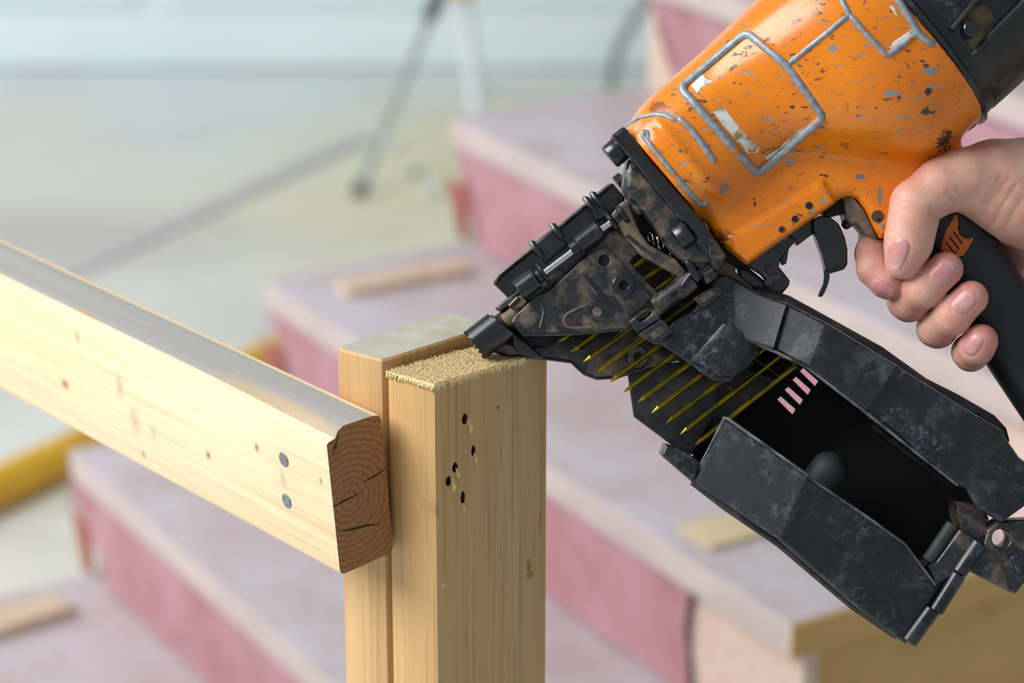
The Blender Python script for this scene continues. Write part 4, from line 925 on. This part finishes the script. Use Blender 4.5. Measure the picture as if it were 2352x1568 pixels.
# rim strips that run along both covers
m = MB(); m.sweep([g(x, y, w) for x, y, w in ((1738, 672, 4), (1806, 690, 8), (1890, 736, 10), (2020, 808, 10), (2120, 880, 10), (2196, 918, 10), (2276, 964, 8), (2300, 990, 6), (2306, 1014, 4))], .0032, 10); m.build('cover_rim', M['plastic_d'], up_b)
m = MB(); m.sweep([g(x, y, w) for x, y, w in ((1592, 1104, 10), (1670, 1164, 14), (1790, 1246, 14), (1960, 1390, 12), (2060, 1458, 8))], .0026, 10); m.build('cover_rim', M['plastic_d'], lo_b)
M['edge'] = plain('rubbed_plastic_edge', (34, 38, 42), .36, 0, 90, (112, 114, 114), .3)
for par, pts in ((up_b, [(1740, 790, 18), (1782, 808, 23.5), (1856, 845, 30), (1988, 946, 35.4), (2106, 1040, 32.4), (2200, 1114, 28)]), (lo_b, [(1662, 960, 11), (1672, 961, 15.4), (1855, 1091, 35.2), (1866, 1102, 32.4), (1992, 1187, 29.4), (2078, 1249, 21.4), (2148, 1342, 15.4)]),
                 (lo_b, [(1592, 1102, 10), (1663, 962, 13)])):
    m = MB(); m.sweep([g(*p) for p in pts], .0009, 8); m.build('cover_edge', M['edge'], par)
# canister: floor with slots and its wall
slots = []
for x, y in ((1786, 917), (1803, 895), (1821, 872), (1838, 852)):
    slots.append([(x, y), (x+8, y-7), (x+42, y+23), (x+35, y+35)])
can_out = [(1700, 700), (1800, 720), (1900, 770), (2060, 860), (2200, 945), (2290, 1010), (2330, 1060), (2270, 1180), (2215, 1250), (2150, 1345), (2085, 1460), (1960, 1375), (1790, 1230), (1610, 1100), (1590, 1040), (1650, 930), (1640, 800), (1650, 720)]
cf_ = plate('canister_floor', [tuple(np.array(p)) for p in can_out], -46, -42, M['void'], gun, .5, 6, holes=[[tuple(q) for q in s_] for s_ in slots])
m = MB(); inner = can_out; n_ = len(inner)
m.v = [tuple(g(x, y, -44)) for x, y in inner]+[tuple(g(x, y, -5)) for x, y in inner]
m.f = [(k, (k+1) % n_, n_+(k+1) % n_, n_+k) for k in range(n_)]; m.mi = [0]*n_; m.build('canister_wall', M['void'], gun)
for k in range(5):
    m = MB(); m.sweep([g(1900+k*26, 830+k*36, -40), g(2150+k*24, 1010+k*38, -40)], .0028, 8); m.build('floor_rib', M['plastic_d'], cf_)
m = MB(); ca, cb = g(1866, 1130, -12), g(1928, 1044, -12); cd_ = (cb-ca)/np.linalg.norm(cb-ca)
m.sweep([ca]+[cb-cd_*.0105*(1-math.sin(k*math.pi/16)) for k in range(9)], [.0105]+[max(.0003, .0105*math.cos(k*math.pi/16)) for k in range(9)], 28); m.build('coil_post', M['rodgrey'], gun)
plate('nail_channel', [(1442, 860), (1520, 836), (1600, 826), (1720, 850), (1790, 870), (1690, 960), (1600, 1040), (1545, 1024), (1456, 957)], -16, -9, M['plastic_d'], gun, 1, 4)
plate('channel_pocket', [(1548, 1030), (1586, 1000), (1640, 960), (1664, 962), (1590, 1044)], -9.4, -8.6, M['void'], gun, .2, 2)
# hinge end
rod('hinge_rib', (2131, 1290, 10), (2190, 1204, 10), 4.2, M['rodgrey'], gun, .6)
plate('hinge_block', [(2128, 1300), (2150, 1290), (2206, 1214), (2222, 1226), (2258, 1246), (2206, 1312), (2150, 1345)], -20, 16, M['dusty'], gun, 1.6, 5)
rod('hinge_barrel', (2202, 1316, 14), (2250, 1246, 14), 4.4, M['plastic'], gun, .6); rod('hinge_barrel', (2148, 1404, 14), (2202, 1318, 14), 4.4, M['plastic'], gun, .6); rod('hinge_barrel', (2086, 1474, 14), (2142, 1398, 14), 4.8, M['plastic'], gun, .6)
plate('hinge_block', [(2142, 1330), (2200, 1316), (2214, 1320), (2160, 1405), (2146, 1412), (2120, 1440), (2092, 1474), (2070, 1460)], -20, 10, M['plastic'], gun, 1.4, 4)
plate('hinge_catch', [(2112, 1448), (2138, 1422), (2146, 1430), (2128, 1450)], -6, 6, M['plastic_d'], gun, .6, 2)
plate('hinge_web', [(2196, 1150), (2250, 1160), (2272, 1188), (2264, 1236), (2240, 1262), (2206, 1220)], -24, 8, M['dusty'], gun, 1, 4)
plate('rear_lug', [(2222, 1310), (2258, 1252), (2268, 1216), (2292, 1196), (2420, 1190), (2420, 1300), (2350, 1342), (2334, 1364), (2318, 1360)], -8, 14, M['dusty'], gun, 1.6, 5, holes=[circ(2300, 1236, 21)[::-1]])
plate('lug_bush', [(2320, 1280), (2352, 1262), (2380, 1300), (2345, 1330)], 12, 19, M['plastic'], gun, 1.5, 6)

# ---- grip
GV = Vol(2090, 2520, 380, 1180, -26, 26, 1.0)
gx = (1176+GV.u*K); gy = (784-GV.v*K)
p0, p1 = np.array([2120., 440.]), np.array([2470., 1000.]); dv = (p1-p0)/np.linalg.norm(p1-p0)
ga = ((gx-p0[0])*dv[0]+(gy-p0[1])*dv[1]); gb = (-(gx-p0[0])*dv[1]+(gy-p0[1])*dv[0])   # along, across (positive: towards the fingers)
hwid = (80+8*np.sin(ga/620*math.pi))/K
q = ((np.abs(gb/K)/hwid)**2.4+(np.abs(GV.w)/17.5)**2.4)**(1/2.4); d = (q-1)*17.5
d = np.maximum(d, np.maximum((20-ga)/K, (ga-640)/K)); GV.val = d.astype(np.float32)
grip = net_obj('grip', GV, M['rubber'], gun, 1); tag(grip, 'black rubber grip')
def grip_patch(name, pts, mat, par, off):
    o_ = round_poly(pts, 5, 3); cx, cy = sum(p[0] for p in o_)/len(o_), sum(p[1] for p in o_)/len(o_); n_ = len(o_); m = MB(); vs_ = []
    for f_, q in ((1, -.6), (1, off*.7), (.92, off), (.5, off), (.01, off)):
        pp = [(cx+(x-cx)*f_, cy+(y-cy)*f_) for x, y in o_]; vs_ += [g(x, y, w+q) for (x, y), w in zip(pp, GV.hit(pp))]
    m.add(vs_, [(i*n_+k, i*n_+(k+1) % n_, (i+1)*n_+(k+1) % n_, (i+1)*n_+k) for i in range(4) for k in range(n_)]); return m.build(name, mat, par)
ins = grip_patch('grip_insert', [(2160, 574), (2172, 530), (2196, 490), (2232, 520), (2236, 548), (2214, 586), (2198, 590)], M['orange_flat'], grip, .5)
for k in range(5):
    a, b = (2172+k*9, 556-k*12), (2196+k*7, 584-k*12); ws = GV.hit([a, b]); m = MB(); m.sweep([g(*a, ws[0]+.5), g(*b, ws[1]+.5)], .0004, 6); m.build('insert_groove', M['void'], ins)
grip_patch('grip_lug', [(2200, 486), (2240, 482), (2256, 510), (2250, 540), (2226, 548), (2204, 540)], M['rubber'], grip, 1.6)

# ================================================================ NAIL STRIP
DX, DY = .806, -.592
strip = thing('nail_strip', None, 'collated strip of gold nails fed through the open magazine', 'nail strip', matrix=G)
nail_me = None; tips = [(1251+28.8*k*(1+.008*k), 765+21.6*k*(1+.008*k)) for k in range(12)]
ang = [36.2, 36.0, 35.8, 35.7, 36, 36.4, 36.6, 37, 37.3, 37.6, 38.2, 38.6]
for k, ((x, y), a) in enumerate(zip(tips, ang)):
    if nail_me is None:
        m = MB(); L = .0715; r = .0014
        m.sweep([(0, 0, 0), (.0022, 0, 0), (.005, 0, 0), (.0054, 0, 0), (L-.0012, 0, 0), (L-.0009, 0, 0)], [.0001, .0008, .0016, r, r, r], 8)
        m.cyl((L-.0012, 0, 0), (L, 0, 0), .0032, seg=14, bev=.0003)
        o = m.build('nail', M['gold'], strip); nail_me = o.data
    else: o = link('nail', nail_me, strip)
    c = g(x, y, 1.5+.12*k*(-1)); o.location = Vector(c); o.rotation_euler = (random.uniform(0, 6), 0, math.radians(a)); o.rotation_mode = 'XYZ'
for L in (160, 252):
    m = MB(); P_ = []
    for (x, y), a in zip(tips, ang):
        P_.append(g(x+L*math.cos(math.radians(a)), y-L*math.sin(math.radians(a)), -.4))
    m.sweep(P_, .0003, 6); m.build('collation_wire', M['wire'], strip)

# ================================================================ HAND AND FOREARM
HV = Vol(1940, 3300, 200, 880, -66, 58, .8)
NL = int((g(2520, 0)[0]*1000-HV.o[0])/HV.h); UU = HV.u          # the fingers need only the near part of the grid
def rcone(a, b):                      # tapered capsule between (px, py, w, r mm) points, on the cropped grid
    pa, pb = g(*a[:3])*1000, g(*b[:3])*1000; ra, rb = a[3], b[3]
    ba = pb-pa; l2 = ba@ba
    x, y, z = UU-np.float32(pa[0]), HV.v-np.float32(pa[1]), HV.w-np.float32(pa[2])
    t = np.clip((x*ba[0]+y*ba[1]+z*ba[2])/l2, 0, 1)
    return np.sqrt((x-ba[0]*t)**2+(y-ba[1]*t)**2+(z-ba[2]*t)**2)-(ra+(rb-ra)*t)
def chain(pts, k):
    d = None
    for a, b in zip(pts[:-1], pts[1:]):
        c = rcone(a, b); d = c if d is None else smin(d, c, k)
    return d
palm = chain([(3420, 330, -14, 50), (2900, 384, -10, 41), (2600, 420, -8, 33), (2470, 436, -6, 29), (2390, 446, -2, 29), (2322, 436, 4, 26), (2276, 420, 8, 22)], 10)
arm_all = palm; UU = HV.u[:NL]; palm = palm[:NL]
palm = smin(palm, rcone((2400, 480, 6, 22), (2300, 452, 12, 18)), 9)
palm = smin(palm, chain([(2390, 500, -22, 22), (2310, 500, -34, 15), (2230, 470, -38, 14)], 8), 12)
palm = smin(palm, chain([(2390, 520, -26, 20), (2350, 600, -36, 13)], 8), 12)
thumb = chain([(2276, 416, 14, 19.5), (2212, 412, 22, 16.2), (2160, 428, 26, 14.2), (2104, 470, 28, 13.2), (2094, 520, 28.5, 12.4), (2086, 560, 28, 12.2), (2074, 600, 27, 9.8)], 5)
hand = smin(palm, thumb, 9)
fing = {
 'index': [(2230, 460, -36, 12), (2090, 470, -34, 11), (2016, 540, -14, 10.2), (2007, 582, 2, 10), (2010, 616, 9, 9.8), (2036, 646, 13, 9.0), (2044, 652, 13, 8.2)],
 'middle': [(2270, 500, -38, 12), (2130, 620, -32, 10.6), (2082, 690, -12, 10.4), (2088, 694, 6, 10.4), (2122, 662, 21, 10.4), (2172, 618, 25, 9.6)],
 'ring': [(2310, 560, -38, 12), (2190, 700, -32, 10.2), (2148, 754, -12, 10), (2154, 756, 6, 10), (2188, 724, 21, 10.2), (2230, 684, 25, 9.5)],
 'little': [(2350, 610, -36, 11), (2260, 770, -28, 9.4), (2226, 808, -8, 9.3), (2230, 812, 8, 9.3), (2243, 798, 18, 9.4), (2254, 782, 21, 9.2)]}
for nm in fing:
    hand = smin(hand, chain(fing[nm], 3.0), .9)
# creases: at the thumb's bend and in the skin fold by the grip
arm_all[:NL] = hand; HV.val = arm_all.astype(np.float32)
def groove(line, depth, width):
    global hand
    n_ = 6; P_ = []
    for (x0, y0), (x1, y1) in zip(line[:-1], line[1:]): P_ += [(x0+(x1-x0)*k/n_, y0+(y1-y0)*k/n_) for k in range(n_)]
    P_.append(line[-1]); ws = HV.hit(P_); q = [(x, y, w, 0) for (x, y), w in zip(P_, ws)]
    d = None
    for u_, v_ in zip(q[:-1:2], q[2::2]): c = rcone(u_, v_); d = c if d is None else np.minimum(d, c)
    hand = hand+depth*np.exp(-(d/width)**2)
for line, dp, wd in [([(2166, 508), (2150, 500), (2140, 478)], .8, 1.3), ([(2204, 484), (2196, 462), (2178, 440)], .8, 1.5), ([(2222, 480), (2216, 456), (2200, 436)], .6, 1.3), ([(2246, 486), (2240, 462), (2228, 442)], .5, 1.2),
                     ([(2258, 500), (2278, 462), (2306, 420)], .8, 1.4), ([(2280, 520), (2304, 470), (2336, 424)], .7, 1.3), ([(2306, 532), (2330, 486), (2352, 452)], .5, 1.3), ([(2262, 470), (2282, 436), (2300, 404)], .5, 1.2), ([(2322, 400), (2300, 446), (2286, 476)], .4, 1.0),
                     ([(2062, 462), (2078, 452), (2098, 450)], .3, .8), ([(2058, 474), (2076, 466), (2100, 464)], .3, .8), ([(2056, 486), (2076, 480), (2098, 478)], .25, .8), ([(2120, 520), (2138, 528), (2150, 530)], .3, 1.0),
                     ([(1976, 592), (1996, 586), (2022, 588)], .35, .8), ([(1974, 602), (1996, 598), (2020, 600)], .35, .8), ([(1974, 612), (1994, 609), (2016, 612)], .3, .8), ([(1978, 582), (1998, 576), (2020, 578)], .3, .8),
                     ([(2100, 652), (2112, 664), (2124, 682)], .25, .9), ([(2166, 712), (2180, 728), (2192, 742)], .25, .9)]:
    groove(line, dp, wd)
# cuticle folds around each nail
for cx, cy, dx, dy, hl, hw in [(2063, 582, -.36, .93, 38, 23), (2026, 661, .84, .54, 28, 17), (2164, 626, .72, -.70, 31, 28), (2211, 694, .72, -.70, 29, 26), (2233, 791, .55, -.84, 26, 21)]:
    groove([(cx+dx*hl*1.08*math.cos(t)-dy*hw*1.08*math.sin(t), cy+dy*hl*1.08*math.cos(t)+dx*hw*1.08*math.sin(t)) for t in [math.radians(q) for q in (80, 120, 155, 180, 205, 240, 280)]], .45, .8)
# keep clear of the grip, and of the housing
arm_all[:NL] = hand; hand = arm_all
def carve(vol, clear):
    global hand
    lo = vol.o; hi = vol.o+vol.h*(np.array(vol.val.shape)-1)
    i0 = [max(0, int((lo[k]-HV.o[k])/HV.h)+1) for k in range(3)]; i1 = [min(HV.val.shape[k], int((hi[k]-HV.o[k])/HV.h)) for k in range(3)]
    sl = tuple(slice(a, b) for a, b in zip(i0, i1)); P = np.stack(np.broadcast_arrays(HV.u[i0[0]:i1[0]], HV.v[:, i0[1]:i1[1]], HV.w[:, :, i0[2]:i1[2]]), -1); hand[sl] = np.maximum(hand[sl], -(vol.sample(P)-clear))
hand = hand.astype(np.float32)
carve(GV, .25); carve(V, .25)
HV.val = hand
tipc = [(np.array(g(*q[-1][:3]))*1000) for q in fing.values()]+[g(2078, 590, 30)*1000]
def tipf_(P): return np.clip(max_exp(P), 0, 1)
def max_exp(P):
    r = np.zeros(len(P))
    for c, sg in zip(tipc, (11, 13, 13, 13, 9)): r = np.maximum(r, np.exp(-np.sum((P-c)**2, 1)/sg**2))
    return r
def darker_(P):  # browner skin tone on the index finger and at the other finger bends
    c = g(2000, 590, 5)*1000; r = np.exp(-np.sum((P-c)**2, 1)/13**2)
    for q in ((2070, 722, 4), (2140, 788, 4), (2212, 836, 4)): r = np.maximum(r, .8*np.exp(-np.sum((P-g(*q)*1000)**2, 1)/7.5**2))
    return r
person = net_obj('person', HV, M['skin'], None, 2, {'tip': tipf_, 'darker': darker_}, G)
tag(person, 'bare hand and forearm of a person gripping the nailer handle', 'person')
def fingernail(cx, cy, dx, dy, hl, hw):
    l = math.hypot(dx, dy); dx, dy = dx/l, dy/l; nx_, ny_ = 12, 10; pts = []; rim = []
    for i in range(nx_+1):
        for j in range(ny_+1):
            a = -1+2*i/nx_; b = -1+2*j/ny_
            # squircle map of the square on a rounded nail outline, wider towards the free edge
            ex = a*math.sqrt(max(0, 1-.38*b*b)); ey = b*math.sqrt(max(0, 1-.42*a*a))*(1+.05*a)
            pts.append((cx+dx*ex*hl-dy*ey*hw, cy+dy*ex*hl+dx*ey*hw)); rim.append(max(0, min(1, (ex-.72)/.12)))
    ws = np.array(HV.hit(pts)).reshape(nx_+1, ny_+1)
    for _ in range(2):
        wp = np.pad(ws, 1, mode='edge'); ws = (wp[:-2, 1:-1]+wp[2:, 1:-1]+wp[1:-1, :-2]+wp[1:-1, 2:]+2*ws)/6
    off = np.full(ws.shape, .5); off[0, :] = off[:, 0] = off[:, -1] = -.25; off[-1, :] = .25
    m = MB(); m.v = [tuple(g(x, y, w+o_)) for (x, y), w, o_ in zip(pts, ws.ravel(), off.ravel())]
    m.f = [(i*(ny_+1)+j, (i+1)*(ny_+1)+j, (i+1)*(ny_+1)+j+1, i*(ny_+1)+j+1) for i in range(nx_) for j in range(ny_)]; m.mi = [0]*len(m.f)
    o = m.build('fingernail', M['nail'], person, sharp=80)
    at_ = o.data.attributes.new('rim', 'FLOAT', 'POINT'); at_.data.foreach_set('value', np.array(rim, np.float32)); return o
fingernail(2063, 582, -.36, .93, 38, 23)
fingernail(2026, 661, .84, .54, 28, 17)
fingernail(2164, 626, .72, -.70, 31, 28)
fingernail(2211, 694, .72, -.70, 29, 26)
fingernail(2233, 791, .55, -.84, 26, 21)
